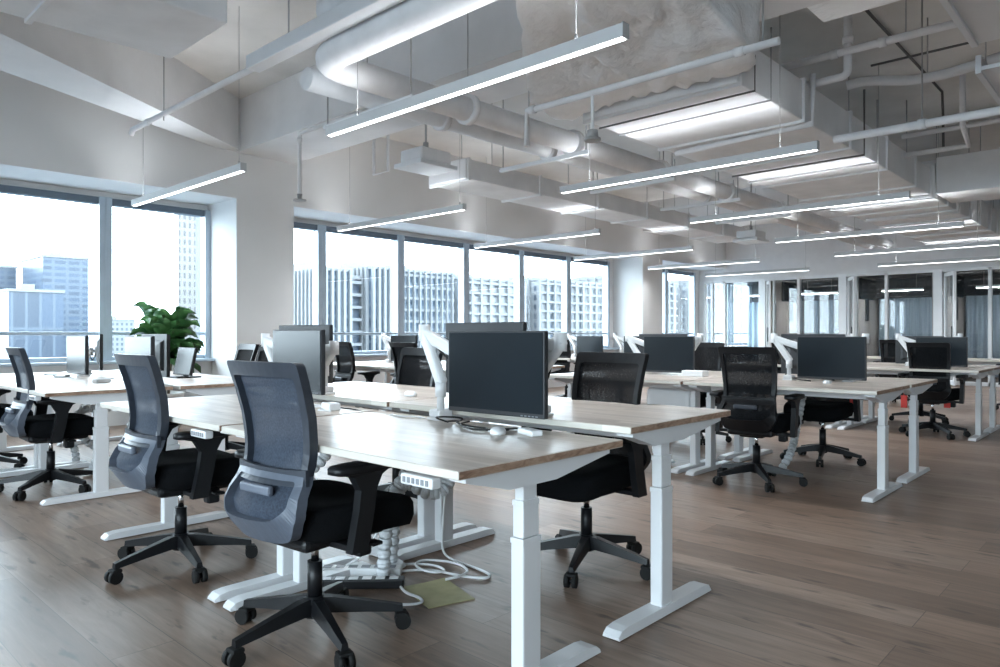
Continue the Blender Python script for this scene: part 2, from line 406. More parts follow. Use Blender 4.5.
bays = [(-3.0, -1.5), (-1.5, 0), (0, 1.5), (1.5, 3.0), (3.0, 4.27), (5.07, 5.97), (5.97, 7.47), (7.47, 8.97), (8.97, 10.47), (10.47, 11.97), (11.97, 13.47), (14.55, 15.97), (15.97, 17.47), (18.0, 19.45), (19.45, 20.9)]
wl = ['window behind the viewpoint, first of the row', 'window beside the viewpoint, second of the row', 'window just outside the view, before the blue glass towers',
      'wide window looking on the blue glass office towers', 'window behind the leafy plant, showing the slim pale tower',
      'narrow window just past the wide column', 'window looking on white finned offices with balconies', 'window looking on blue finned offices',
      'window looking on the white gridded office, above the front black monitor', 'window looking on the second white gridded office', 'window showing the edge of the tall pale block',
      'last narrow window before the far column', 'window past the far column', 'window beside the glass meeting rooms', 'window inside the first meeting room', 'second window inside the first meeting room']
wl = wl[:11] + wl[12:]
for i, (a, b) in enumerate(bays): window(i + 1, a, b, wl[i])
cat_struct(MB().box((XR, WY - .02, .775), (-3.0, WY + .06, HB)).box((13.47, WY - .02, .775), (13.72, WY + .06, HB)).box((17.47, WY - .02, .775), (18.0, WY + .06, HB)).box((20.9, WY - .02, .775), (21.6, WY + .06, HB)).build('wall_window_infill', 'wall_paint'), 'short solid wall pieces closing the window row', 'wall')

for k, (ya, yb) in enumerate(((-3.5, -1), (-1, 1.45), (1.45, 3.9))):
    e = empty('window_%d' % (20 + k), (XR - .07, (ya + yb) / 2, .5)); e['kind'] = 'structure'; e['label'] = 'window in the wall behind the viewpoint, %s from the aisle side' % ['first', 'second', 'third'][k]; e['category'] = 'window'
    h = (yb - ya) / 2
    f = MB(); f.box((-.05, -h, 0), (.05, -h + .06, 2.45), None, .005).box((-.05, h - .06, 0), (.05, h, 2.45), None, .005).box((-.05, -h, 0), (.05, h, .06), None, .005).box((-.05, -h, 2.39), (.05, h, 2.45), None, .005)
    f.build('window_frame', 'frame_blue_grey', e)
    MB().box((-.006, -h + .05, .05), (.006, h - .05, 2.40)).build('window_pane', 'window_glass', e)

# ------------------------------------------------------------------ meeting rooms
YB = [9.3, 7.62, 5.69, 3.74, 1.78, -.2, -2.2, -4.2]
rear = MB().box((21.5, YR, 0), (21.7, WY, HC))
cat_struct(rear.build('wall_meeting_rear', 'wall_paint'), 'rear wall of the meeting rooms behind the glass', 'wall')
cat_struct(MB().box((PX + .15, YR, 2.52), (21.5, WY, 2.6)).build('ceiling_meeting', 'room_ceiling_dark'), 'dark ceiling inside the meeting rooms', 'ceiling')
for k, y in enumerate(YB[1:]):
    cat_struct(MB().box((PX + .1, y - .05, 0), (21.5, y + .05, 2.52)).build('partition', 'curtain_taupe'), 'side wall of a meeting room starting behind the %s wide post' % ['first', 'second', 'third', 'fourth', 'fifth', 'sixth', 'seventh'][k], 'partition')
ordn = ['first', 'second', 'third', 'fourth', 'fifth', 'sixth', 'seventh']
for k in range(7):
    y1, y0 = YB[k], YB[k + 1]
    if k == 0:
        y1 = 9.27
    w = y1 - y0
    fr = MB()
    fr.box((PX - .03, y0, PH - .06), (PX + .09, y1, PH), None, .004)          # head
    fr.box((PX - .03, y0, 0), (PX + .09, y1, .08), None, .004)
    fr.box((PX - .04, y1 - .17, 0), (PX + .10, y1, PH), None, .006)              # wide post
    fr.box((PX - .03, y1 - .40, 0), (PX + .08, y1 - .36, PH), None, .004)
    fr.box((PX - .03, y0 + .90, 0), (PX + .09, y0 + .965, PH), None, .006)
    pt = fr.build('glass_partition', 'partition_frame')
    cat_struct(pt, 'white framed glass front of the %s meeting room from the windows' % ordn[k], 'glass wall')
    g = MB(); g.box((PX + .02, y0 + .0, .08), (PX + .03, y0 + .90, PH - .06)).box((PX + .02, y0 + .965, .08), (PX + .03, y1 - .40, PH - .06))
    g.build('partition_pane', 'partition_glass', pt)
    # open door leaf
    d = MB(); dm = Matrix.Translation((PX - .03, y1 - .20, 0)) @ Matrix.Rotation(R(-62), 4, 'Z')
    d.box((-.0, -.62, .02), (.045, -.55, 2.40), 'partition_frame', .004, M=dm).box((0, -.06, .02), (.045, 0, 2.40), 'partition_frame', .004, M=dm)
    d.box((0, -.6, 2.32), (.045, -.02, 2.40), 'partition_frame', .004, M=dm).box((0, -.6, .02), (.045, -.02, .12), 'partition_frame', .004, M=dm)
    d.box((.018, -.56, .12), (.026, -.05, 2.33), 'partition_glass', 0, M=dm)
    if k > 0:
        dd = d.build('door_%d' % k); cat_struct(dd, 'white framed glass door standing open at the %s meeting room' % ordn[k], 'door')
        h = MB(); h.cyl(dm @ Vector((-.03, -.585, .9)), dm @ Vector((-.03, -.585, 1.25)), .012, n=8); h.build('door_handle', 'tv_black', dd)
    else: d.bm.free()
    # blue curtain added to stand in for the window reflection; screen
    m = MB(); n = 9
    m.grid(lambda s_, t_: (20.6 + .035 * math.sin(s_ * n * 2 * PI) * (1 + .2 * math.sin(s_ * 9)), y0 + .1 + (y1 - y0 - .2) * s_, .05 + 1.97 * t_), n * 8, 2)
    c = m.build('curtain', 'curtain_reflection_blue'); tag(c, 'pale blue pleated curtain, added for the window reflection, inside the %s meeting room from the windows' % ordn[k], 'curtain')
    if k > 0:
        t = empty('wall_screen', (19.72, y1 - .05, 2.22)); tag(t, 'large black screen on the side wall of the %s meeting room from the windows' % ordn[k], 'screen')
        MB().box((-.60, -.06, -.26), (.60, 0, .26), None, .008).build('screen_housing', 'tv_black', t)
        MB().box((-.585, -.0635, -.245), (.585, -.0605, .245)).build('screen_panel', 'screen', t)
        MB().box((-.10, -.04, -.80), (.10, 0, -.26), None, .004).build('cable_cover', 'tv_black', t)
    l = empty('meeting_lamp', (PX + 1.5, (y0 + y1) / 2, 2.14)); tag(l, 'white linear lamp hanging inside the %s meeting room from the windows' % ordn[k], 'lamp')
    MB().box((-.04, -.45, 0), (.04, .45, .05), None, .004).build('lamp_housing', 'white_metal', l)
    MB().box((-.03, -.44, -.004), (.03, .44, -.0005)).build('lamp_strip', 'room_strip', l)
    MB().cyl((0, -.3, .05), (0, -.3, .38), .004, n=6).build('lamp_cord', 'pipe_grey', l)
    MB().cyl((0, .3, .05), (0, .3, .38), .004, n=6).build('lamp_cord', 'pipe_grey', l)
cat_struct(MB().box((20.5, YR, 2.03), (21.5, 9.0, 2.52)).build('beam', 'room_ceiling_dark'), 'dark box added as a ceiling band above the curtains at the back of the meeting rooms', 'beam')  # box added to give the dark ceiling band over the curtains

# ------------------------------------------------------------------ ceiling services
def rduct(name, x0, x1, y0, y1, z0, z1, mat, label, step=1.2, axis='x', cat='duct'):
    root = empty(name, ((x0 + x1) / 2, (y0 + y1) / 2, z0)); tag(root, label, cat)
    ox, oy, oz = root.location
    MB().box((x0 - ox, y0 - oy, 0), (x1 - ox, y1 - oy, z1 - z0), None, .012).build('duct_body', mat, root)
    a, b = (x0, x1) if axis == 'x' else (y0, y1); p = a + .02
    while p < b:
        m = MB()
        if axis == 'x': m.box((p - ox, y0 - oy - .022, -.022), (p + .04 - ox, y1 - oy + .022, z1 - z0 + .015), None, .003)
        else: m.box((x0 - ox - .022, p - oy, -.022), (x1 - ox + .022, p + .04 - oy, z1 - z0 + .015), None, .003)
        p += step
        m.build('duct_flange', mat, root)
    p = a + .5
    while p < b:
        for q in ((y0 + .06, y1 - .06) if axis == 'x' else (x0 + .06, x1 - .06)):
            P = (p - ox, q - oy) if axis == 'x' else (q - ox, p - oy)
            MB().cyl((P[0], P[1], z1 - z0), (P[0], P[1], HC - z0), .006, n=6).build('hanger_rod', 'pipe_grey', root)
        p += 2.2
    return root
# large wrapped duct with a widening, wrinkled foil skin
root = empty('wrapped_duct', (2.5, 2.9, 3.25)); tag(root, 'wide duct wrapped in wrinkled white foil directly overhead', 'duct')
poly = [(-1.5, 2.02), (-1.5, 2.6), (3.0, 2.8), (3.44, 3.08), (4.57, 3.93), (5.0, 3.85), (5.0, 2.22), (4.7, 2.02)]
def yl(x): return interp(x, [(-1.5, 2.6), (3.0, 2.8), (3.44, 3.08), (4.57, 3.93), (5.0, 3.85)])
def yr(x): return interp(x, [(-1.5, 2.02), (4.7, 2.02), (5.0, 2.2)])
def skin(s_, t_):
    x = -1.5 + 6.5 * s_; a, b = yr(x), yl(x); w = b - a
    t = max(0, min(1, (x - 3.1) / 1.8)); t = t * t * (3 - 2 * t); zb = 3.22 - .25 * t; zt = 3.80 - .18 * t
    per = t_ * (2 * .55 + 2 * w); h = zt - zb; q = t_ * 4
    if q < 1: y, z = a, zt + (zb - zt) * q
    elif q < 2.5: y, z = a + w * (q - 1) / 1.5, zb
    elif q < 3.5: y, z = b, zb + (zt - zb) * (q - 2.5)
    else: y, z = b + (a - b) * (q - 3.5) / .5, zt
    r_ = Vector((x, y, z)); q1 = r_ * 2.0
    rid = 1 - abs(noise.noise(Vector((q1.x * 1.1, q1.y * 2.3, q1.z)))) * 2
    rid2 = 1 - abs(noise.noise(Vector((q1.x * 3.5 + q1.y * 2, q1.y * 4.5, q1.z * 2 + 5)))) * 2
    d = .05 * rid + .035 * max(0, rid2) ** 3 + .02 * noise.noise(q1 * .6)
    d = -d
    n = Vector((0, (y - (a + b) / 2) / w, (z - (zb + zt) / 2) / h * 1.2)).normalized()
    r_ += n * (d + .02)
    return r_ - Vector((2.5, 2.9, 3.25))
m = MB(); m.grid(skin, 110, 96)
for xx in (0, 1):
    ring = [skin(xx, k / 96.) for k in range(96)]; f = m.bm.faces.new([m.bm.verts.new(p) for p in ring])
m.build('duct_skin', 'wrapped_duct', root)
for x in (-3.2, -1.2, .8, 1.8):
    for y in (-.75, -.35): MB().cyl((x, y, .5), (x, y, .75), .008, n=6).build('hanger_rod', 'pipe_grey', root)
rduct('main_duct', 5.04, 10.85, 2.32, 3.72, 2.95, 3.30, 'duct_white', 'long white rectangular duct running under the beams above the middle row of desks', 1.25)
rduct('main_duct', 10.9, 17.7, 2.30, 3.60, 2.92, 3.36, 'duct_white', 'far length of white duct, starting at the side branch and ending at the back wall', .8)
rduct('branch_duct', 10.9, 11.8, -3.0, 2.26, 2.95, 3.44, 'duct_white', 'white side duct branching off to the aisle side', 1.5, 'y')
rduct('window_duct', 5.78, 13.4, 5.95, 6.60, 2.90, 3.13, 'duct_white', 'white rectangular duct running along the window side past the pipes', 1.3)
rduct('panel_duct', -2.0, 2.28, 4.66, 5.58, 3.2, 3.6, 'duct_white', 'broad flat white duct in the top corner beside the diagonal beam', 1.65)
rduct('upper_duct', 2.8, 5.65, 1.05, 1.92, 3.46, 3.86, 'wrapped_duct', 'short white duct tucked above the right edge of the foil wrapped duct', 3)
# cable tray
t = empty('cable_tray', (3.9, .62, 3.1)); tag(t, 'perforated white cable tray at the top, ending above the aisle', 'cable tray')
MB().box((-2.2, -.40, 0), (1.96, .34, .03)).box((-2.2, .34, -.02), (1.96, .38, .13), None, .004).box((-2.2, -.44, -.02), (1.96, -.40, .13), None, .004).build('tray_channel', 'white_metal', t)
m = MB()
for i in range(34): m.box((-2.1 + i * .12, .382, .03), (-2.04 + i * .12, .39, .07))
m.build('tray_slot', 'conduit_dark', t)
for x in (-1.5, 0, 1.5):
    for y in (-.42, .36): MB().cyl((x, y, .1), (x, y, .9), .006, n=6).build('hanger_rod', 'pipe_grey', t)
t = empty('cable_tray', (7.3, .83, 3.08)); tag(t, 'white angled cable tray at the right edge, behind the first tray', 'cable tray')
MB().box((-.9, -.2, 0), (1.4, .2, .03)).box((-.9, .2, -.02), (1.4, .24, .12), None, .004).box((-.9, -.24, -.02), (1.4, -.2, .12), None, .004).build('tray_channel', 'white_metal', t)
for x in (-.6, 1.0):
    for y in (-.22, .22): MB().cyl((x, y, .1), (x, y, 1.0), .006, n=6).build('hanger_rod', 'pipe_grey', t)

def pipe(name, pts, r, label, mat='pipe_white', cat='pipe', clamps=(), rods=(), sm=0, n=12):
    e = empty(name, pts[0]); tag(e, label, cat)
    o = Vector(pts[0]); P = [Vector(p) - o for p in pts]
    MB().tube(P, r, n, smooth_path=sm).build('pipe_run', mat, e)
    if clamps:
        for a, d in clamps:
            a = Vector(a) - o; d = Vector(d)
            MB().cyl(a - d * .03, a + d * .03, r * 1.28, n=n).build('pipe_clamp', mat, e)
    if rods:
        for a in rods:
            a = Vector(a); MB().cyl(a - o, Vector((a.x, a.y, HC)) - o, .006, n=6).build('hanger_rod', 'pipe_grey', e)
    return e
def bend(p, q, r_, c, k=6):   # quarter bend points from p to q around corner c
    p, q, c = Vector(p), Vector(q), Vector(c)
    return [tuple((1 - t) ** 2 * p + 2 * t * (1 - t) * c + t * t * q) for t in [i / k for i in range(k + 1)]]
X, Y = (1, 0, 0), (0, 1, 0)
pipe('round_pipe', [(2.7, 2.88, 3.24), (2.7, 4.0, 3.24), (2.72, 4.12, 3.26), (2.75, 4.16, 3.36), (2.75, 4.16, 4.0)], .085, 'upper of the two thick white pipes crossing overhead near the top', clamps=[((2.7, 3.0, 3.24), Y), ((2.7, 3.6, 3.24), Y)], rods=[(2.7, 3.0, 3.3)], n=18)
pipe('round_pipe', [(2.75, 2.3, 2.98)] + bend((2.75, 4.05, 2.98), (3.0, 4.30, 2.98), 0, (2.75, 4.30, 2.98)) + [(16.5, 4.30, 2.98)], .10, 'thick white pipe that crosses overhead, then turns and runs toward the far wall', clamps=[((4.2, 4.3, 2.98), X), ((5.65, 4.3, 2.98), X), ((7.3, 4.3, 2.98), X), ((9, 4.3, 2.98), X), ((10.7, 4.3, 2.98), X)], rods=[(4.2, 4.3, 3), (7.3, 4.3, 3)], n=18)
pipe('round_pipe', [(2.86, 4.62, 2.97), (16.5, 4.62, 2.97)], .085, 'long white pipe running beside the thick turning pipe on its window side', clamps=[((4.2, 4.62, 2.97), X), ((5.65, 4.62, 2.97), X), ((7.3, 4.62, 2.97), X), ((9, 4.62, 2.97), X)], n=18)
# trapeze hangers below the long pipes
for k, xx in enumerate((3.45, 5.65, 7.3, 9.0, 10.7)):
    e = empty('pipe_hanger', (xx, 4.6, 2.84)); tag(e, 'white channel hanger under the long pipes, %s from the thick pipe elbow' % ordn[k], 'pipe hanger')
    MB().box((-.022, -.5, 0), (.022, .68, .04), None, .004).build('hanger_channel', 'white_metal', e)
    MB().cyl((0, -.46, .04), (0, -.46, HC - 2.84), .007, n=6).build('hanger_rod', 'pipe_grey', e); MB().cyl((0, .64, .04), (0, .64, HC - 2.84), .007, n=6).build('hanger_rod', 'pipe_grey', e)
# flat tray + thin sprinkler line at the left
e = empty('cable_duct', (2.585, 3.9, 3.02)); tag(e, 'flat white channel beside the crossing pipes, ending where a thin pipe carries on', 'cable duct')
MB().box((-.055, -2.0, 0), (.055, 1.0, .10), None, .008).build('channel_body', 'white_metal', e)
MB().cyl((0, -.5, .1), (0, -.5, .98), .006, n=6).build('hanger_rod', 'pipe_grey', e); MB().cyl((0, .5, .1), (0, .5, .98), .006, n=6).build('hanger_rod', 'pipe_grey', e)
pipe('sprinkler_pipe', [(2.61, 4.9, 3.06), (2.61, 7.28, 3.06), (2.61, 7.32, 3.02)], .024, 'thin white pipe reaching toward the diagonal beam', clamps=[((2.61, 6.9, 3.06), Y)], rods=[(2.61, 6.55, 3.0)])
pipe('sprinkler_pipe', [(4.38, 1.75, 2.9), (4.38, 3.8, 2.9), (4.38, 3.8, 2.62)], .025, 'white pipe crossing under the foil wrapped duct', clamps=[((4.38, 2.0, 2.9), Y), ((4.38, 3.74, 2.9), Y)], rods=[(4.38, 1.85, 2.9), (4.38, 3.78, 2.9)])
e = empty('ceiling_sensor', (4.38, 3.15, 2.9)); tag(e, 'white ceiling sensor on a drop rod under the foil wrapped duct', 'sensor')
MB().cyl((0, 0, -.3), (0, 0, 0), .014, n=10).build('drop_rod', 'pipe_white', e)
MB().cyl((0, 0, -.34), (0, 0, -.28), .045, .04, n=16).cyl((0, 0, -.36), (0, 0, -.34), .062, n=16).build('sensor_body', 'pipe_grey', e)
sp_ = pipe('sprinkler_pipe', [(4.2, 5.6, 3.28), (4.2, 6.9, 3.28), (4.2, 6.92, 3.24), (4.2, 6.92, 2.62)], .022, 'thin white sprinkler pipe dropping down in front of the wide column bulkhead', clamps=[((4.2, 6.92, 3.2), (0, 0, 1))], rods=[(4.2, 5.7, 3.3)])
MB().cyl((0, 1.32, -.72), (0, 1.32, -.66), .022, .03, n=10).cyl((0, 1.32, -.735), (0, 1.32, -.72), .07, n=14).build('sprinkler_head', 'pipe_grey', sp_)
pipe('sprinkler_pipe', [(5.22, 6.95, 4.0), (5.22, 6.95, 3.0), (5.22, 6.68, 3.0), (5.22, 6.68, 4.0)], .018, 'small white U shaped pipe beside the hanging box unit', 'pipe_white')
pipe('wall_conduit', [(4.24, 8.42, 3.98), (4.24, 8.42, 3.37)], .012, 'thin dark conduit down the corner where the beams meet the column', 'pipe_grey')
# hanging box units
for k, (x, y, z, lab) in enumerate(((5.24, 6.03, 2.92, 'white box unit hung on a rod between the pipes and the windows'), (12.5, 5.50, 2.74, 'pale box unit hung near the far wall above the meeting rooms'))):
    e = empty('ventilation_unit', (x, y, z)); tag(e, lab, 'ventilation unit')
    MB().box((-.22, -.18, .06), (.22, .18, .20), None, .02).build('unit_body', 'duct_white', e)
    MB().box((-.27, -.23, 0), (.27, .23, .05), None, .01).build('unit_grille', 'white_metal', e)
    MB().cyl((0, 0, .19), (0, 0, HC - z), .012, n=8).cyl((0, 0, .22), (0, 0, .30), .03, n=10).build('hanger_rod', 'pipe_grey', e)
# right hand pipes
pipe('sprinkler_pipe', [(6.45, 2.75, 3.5), (6.45, 1.0, 3.5), (6.45, .3, 3.5)], .032, 'white pipe high on the slab, reaching the cable tray', clamps=[((6.45, 1.72, 3.5), Y), ((6.45, 2.1, 3.5), Y)], rods=[(6.45, 1.55, 3.5)])
pipe('sprinkler_pipe', [(6.48, 2.0, 3.96), (6.48, 2.0, 3.44)] + bend((6.48, 2.0, 3.36), (6.48, 2.07, 3.3), 0, (6.48, 2.0, 3.3)) + [(6.48, 2.40, 3.3)], .034, 'white pipe dropping from the slab and turning toward the duct', clamps=[((6.48, 2.0, 3.6), (0, 0, 1))])
pipe('sprinkler_pipe', [(6.42, 2.27, 3.36), (6.42, 2.27, 2.93), (6.42, 3.6, 2.90)], .028, 'white pipe hugging the side and underside of the main duct')
hose = [(7.35, 2.28, 3.5), (7.38, 2.15, 3.52), (7.42, 1.95, 3.49), (7.46, 1.75, 3.45), (7.50, 1.5, 3.45), (7.52, 1.2, 3.49), (7.5, .9, 3.52), (7.5, -.5, 3.52)]
pipe('flexible_hose', hose, .045, 'wavy white flexible hose above the duct on the aisle side', sm=2, clamps=[], rods=[(7.48, 1.62, 3.5), (7.5, .9, 3.5)])
pipe('sprinkler_pipe', [(6.97, 2.27, 2.9), (6.97, -1.5, 2.9)], .036, 'white pipe running out from the duct to the right edge below the hose', clamps=[((6.97, 1.55, 2.9), Y)], rods=[(6.97, 1.55, 2.9)])
pipe('sprinkler_pipe', [(9.4, 2.3, 3.42), (9.4, -1.5, 3.42)], .028, 'thin white pipe behind the long pipe near the right edge')
pipe('sprinkler_pipe', [(8.9, 1.6, 3.94), (8.9, 1.6, 3.3), (9.5, 1.65, 3.22), (9.5, 2.3, 3.22)], .03, 'white drop pipe bending back to the duct on the aisle side')
pipe('conduit_line', [(5.12, 1.95, 3.96), (9.75, 1.96, 3.96), (9.8, 1.96, 3.7), (9.82, 1.96, 3.3)], .014, 'thin dark conduit running along the slab above the hose', 'conduit_dark')
pipe('conduit_line', [(5.6, 2.7, 3.93), (5.6, .2, 3.93)], .012, 'dark conduit crossing the slab beside the upper duct', 'conduit_dark')
pipe('conduit_line', [(8.2, 2.3, 3.93), (8.2, -1.0, 3.93)], .012, 'dark conduit crossing the slab beyond the hose', 'conduit_dark')
for k, (x, lab) in enumerate(((5.55, 'grey conduit bent down the near end of the main duct'), (5.25, 'dark cable run down the main duct face beside the grey conduit'))):
    pipe('duct_conduit', [(x, 2.28, 3.5), (x, 2.28, 2.93), (x, 3.7, 2.925)], .008, lab, ['pipe_grey', 'conduit_dark'][k])
for k, x in enumerate((7.9, 8.35)):
    pipe('duct_conduit', [(x, 2.28, 3.6), (x, 2.28, 2.93), (x, 3.7, 2.92)], .011, ['dark conduit wrapping the main duct under the third light row', 'second conduit wrapping the main duct under the third light row'][k], ['conduit_dark', 'pipe_grey'][k])
for k, x in enumerate((12.2, 13.1, 14.9, 15.8)):
    pipe('duct_conduit', [(x, 2.26, 3.6), (x, 2.26, 2.90), (x, 3.5, 2.89)], .02, 'white pipe looped under the far duct, %s after the side branch' % ordn[k], 'pipe_white')

# ------------------------------------------------------------------ pendant lights
def pendant_proto(cab):
    e = empty('pendant_light')
    m = MB(); m.box((-.028, -1.24, .003), (-.023, 1.24, .068)).box((.023, -1.24, .003), (.028, 1.24, .068)).box((-.023, -1.235, .008), (.023, 1.235, .03)).box((-.028, -1.244, .003), (.028, -1.2402, .075)).box((-.028, 1.2402, .003), (.028, 1.244, .075))
    m.build('light_housing', 'grey_metal_matte', e)
    MB().box((-.016, -1.23, 0), (.016, 1.23, .007)).build('light_strip', 'strip_down', e)
    MB().box((-.021, -1.20, .032), (.021, 1.20, .036)).build('uplight_strip', 'strip_up', e)
    ld = bpy.data.lights.new('lamp_light', 'AREA'); ld.shape = 'RECTANGLE'; ld.size = .04; ld.size_y = 2.44; ld.energy = 20; ld.color = (.91, .955, 1); ld.spread = R(125)
    lo = bpy.data.objects.new('lamp_light', ld); col.objects.link(lo); lo.parent = e; lo.location = (0, 0, -.002)
    for s in cab:
        MB().cyl((0, s, .05), (0, s, 1.45), .0028, n=6).cyl((0, s, .05), (0, s, .10), .009, n=8).build('suspension_cable', 'pipe_grey', e)
    return e
pbr('grey_metal_matte', (.50, .51, .52), .5, vary=.03)
rows = [2.885, 5.65, 8.29, 10.98, 13.65, 16.3]
pps = [pendant_proto((-.95, .9)), pendant_proto((-1.165, .98))]; usedp = [0, 0]
labA = ['long white linear lamp nearest the camera, hanging over the front desks', 'linear lamp over the middle row beneath the main duct', 'linear lamp third in line under the main duct',
        'linear lamp fourth in line under the main duct', 'linear lamp fifth in line, before the far wall', 'linear lamp closest to the meeting rooms on the aisle side']
labB = ['linear lamp hanging before the left windows, close to the wide column', 'linear lamp second in line on the window side, before the finned offices', 'linear lamp third in line on the window side, before the gridded offices',
        'linear lamp fourth in line on the window side', 'linear lamp fifth in line on the window side, over the far column', 'linear lamp closest to the meeting rooms on the window side']
first = True
for k, x in enumerate(rows):
    for yc, labs, dz in ((3.125 if k == 0 else 3.2, labA, 0), (7.08, labB, 0)):
        q = 0 if yc < 5 else 1
        o = copy_tree(pps[q]) if usedp[q] else pps[q]; usedp[q] = 1
        o.location = (x + (.11 if k == 0 and dz == 0 and yc > 5 else 0), yc, 2.5)
        tag(o, labs[k], 'pendant lamp', 'linear pendant lamps')

# ------------------------------------------------------------------ desks
DT = .026
def desk_proto(c=.365, D=.80, Wd=1.385):
    """origin on the floor at the aisle end, user's edge: x 0..D, y 0..Wd"""
    e = empty('standing_desk')
    h = .726
    m = MB(); m.box((0, 0, h - DT), (D, Wd, h), 'desk_oak', .0025, seg=1)
    for f in m.bm.faces:
        n = f.normal if f.normal.length else None
        f.normal_update(); n = f.normal
        if abs(n.y) > .8: f.material_index = m._mi('desk_edge_end')
        elif abs(n.x) > .8: f.material_index = m._mi('desk_edge_light')
    m.build('desktop', None, e)
    u = MB(); u.box((c - .08, .10, h - DT - .055), (c - .04, Wd - .10, h - DT - .005), None, .003).box((c + .04, .10, h - DT - .055), (c + .08, Wd - .10, h - DT - .005), None, .003)
    u.build('crossbar', 'white_metal', e)
    for yy in (.058, Wd - .058):
        br = MB()
        Mx = Matrix(((1, 0, 0, 0), (0, 0, 1, 0), (0, 1, 0, 0), (0, 0, 0, 1)))
        br.prism([(.05, h - DT - .002), (.05, h - DT - .018), (c - .11, h - DT - .065), (c + .11, h - DT - .065), (.75, h - DT - .018), (.75, h - DT - .002)], yy - .035, yy + .035, M=Mx)
        br.build('bracket', 'white_metal', e)
        lg = MB()
        lg.box((c - .043, yy - .026, .02), (c + .043, yy + .026, .47), None, .006)
        lg.box((c - .038, yy - .022, .47), (c + .038, yy + .022, .585), None, .005)
        lg.box((c - .033, yy - .018, .585), (c + .033, yy + .018, h - DT - .06), None, .004)
        lg.box((c - .044, yy - .027, .452), (c + .044, yy + .027, .47), None, .002); lg.box((c - .039, yy - .023, .568), (c + .039, yy + .023, .586), None, .002)
        lo = lg.build('leg', 'white_metal', e)
        ft = MB()
        ft.loft([[(c - .35, yy - s * .036, zb), (c - .35, yy + s * .036, zb), (c - .35, yy + s * .03, zt), (c - .35, yy - s * .03, zt)] for s, zb, zt in ((1, .004, .014),)] +
                [[(x, yy - .037, .004), (x, yy + .037, .004), (x, yy + .034, zt), (x, yy - .034, zt)] for x, zt in ((c - .33, .030), (c - .29, .036), (c + .29, .036), (c + .33, .030), (c + .35, .014))], smooth=False)
        ft.build('foot', 'white_metal', lo)
        gl = MB()
        for x in (c - .29, c + .29): gl.cyl((x, yy, 0), (x, yy, .006), .018, n=10)
        gl.build('leveling_pad', 'rubber', lo)
    return e
def panel_for(desk, near_y):
    m = MB(); m.box((-.012, near_y - .07, .662), (.025, near_y + .07, .694), None, .006)
    p = m.build('control_panel', 'white_metal', desk)
    b = MB()
    for i in range(6): b.box((-.0145, near_y - .055 + i * .02, .670), (-.011, near_y - .043 + i * .02, .686), None, .001)
    b.build('button', 'button_grey', p)
dps = [desk_proto(.345), desk_proto(.49)]; usedd = [0, 0]
first = True
DESKS = {}
def place_desk(key, x, y, h, label, flip=False, panel=None):
    global first
    q = 1 if flip else 0
    o = copy_tree(dps[q]) if usedd[q] else dps[q]; usedd[q] = 1
    o.location = (x, y, 0)
    if flip: o.rotation_euler = (0, 0, PI); o.location = (x + .80, y + 1.385, 0)
    tag(o, label, 'desk', 'oak topped sit stand desks')
    DESKS[key] = (o, x, y, h, flip)
    return o
G = .05
spec = []
rowsx = {'A': 1.337, 'B': 5.13, 'C': 8.60, 'D': 12.2}
HN = {}
desk_specs = [
 ('A1n', 1.337, 1.405, .726, 'oak desk in front with the black screen and cable loops, handset under its edge'),
 ('A1f', 2.187, 1.405, .764, 'oak desk facing the front desk, with the black chair pushed under it'),
 ('A2n', 1.337, 2.81, .728, 'oak desk next along from the front desk, before the grey screen'),
 ('A2f', 2.187, 2.81, .764, 'oak desk behind the grey screen, with a white adapter on it'),
 ('A5n', 1.337, 5.20, .722, 'oak desk across the gap on the left, brown end edge toward the camera'),
 ('A5f', 2.187, 5.20, .722, 'oak desk behind the left one, beside the tilted low screen'),
 ('A6n', 1.337, 6.60, .722, 'oak desk at the far left under the thin edge-on screen'),
 ('A6f', 2.187, 6.60, .722, 'oak desk closest to the left window sill'),
 ('B1n', 5.03, 1.375, .727, 'middle row oak desk at the aisle, with white mouse before its wide screen'),
 ('B1f', 5.88, 1.375, .727, 'oak desk behind the middle row aisle desk, red tag under it'),
 ('B2n', 5.03, 2.78, .727, 'middle row oak desk behind the mesh chair, second from the aisle'),
 ('B2f', 5.88, 2.78, .727, 'middle row oak desk on the far side, second from the aisle'),
 ('B5n', 5.03, 5.20, .722, 'middle row oak desk on the window side, hidden behind the front screen'),
 ('B5f', 5.88, 5.20, .722, 'middle row oak desk on the window side, far half'),
 ('B6n', 5.03, 6.60, .722, 'oak desk under the small dark screen before the finned offices'),
 ('B6f', 5.88, 6.60, .722, 'oak desk behind the small dark screen, nearest the finned office window'),
 ('C1n', 8.60, 1.405, .722, 'back row oak desk at the aisle, at the right of the picture'),
 ('C1f', 9.45, 1.405, .722, 'back row oak desk at the aisle, on its far side'),
 ('C2n', 8.60, 2.81, .722, 'back row oak desk second from the aisle'),
 ('C2f', 9.45, 2.81, .722, 'back row oak desk second from the aisle, far half'),
 ('C5n', 8.60, 5.20, .722, 'back row oak desk on the window side'),
 ('C6n', 8.60, 6.60, .722, 'back row oak desk nearest the windows'),
 ('D1n', 12.2, 1.405, .722, 'last oak desk before the meeting rooms at the aisle'),
 ('D2n', 12.2, 2.81, .722, 'last oak desk before the meeting rooms, second from the aisle'),
]
def set_height(o, dz):
    for c in kids(o):
        if c.name.split('.')[0] in ('desktop', 'crossbar', 'bracket', 'control_panel'): c.location.z += dz
        elif c.name.startswith('leg'):
            c.location.z += 0
for key, x, y, h, lab in desk_specs:
    o = place_desk(key, x, y, h, lab, flip=key.endswith('f'))
    o['h'] = h
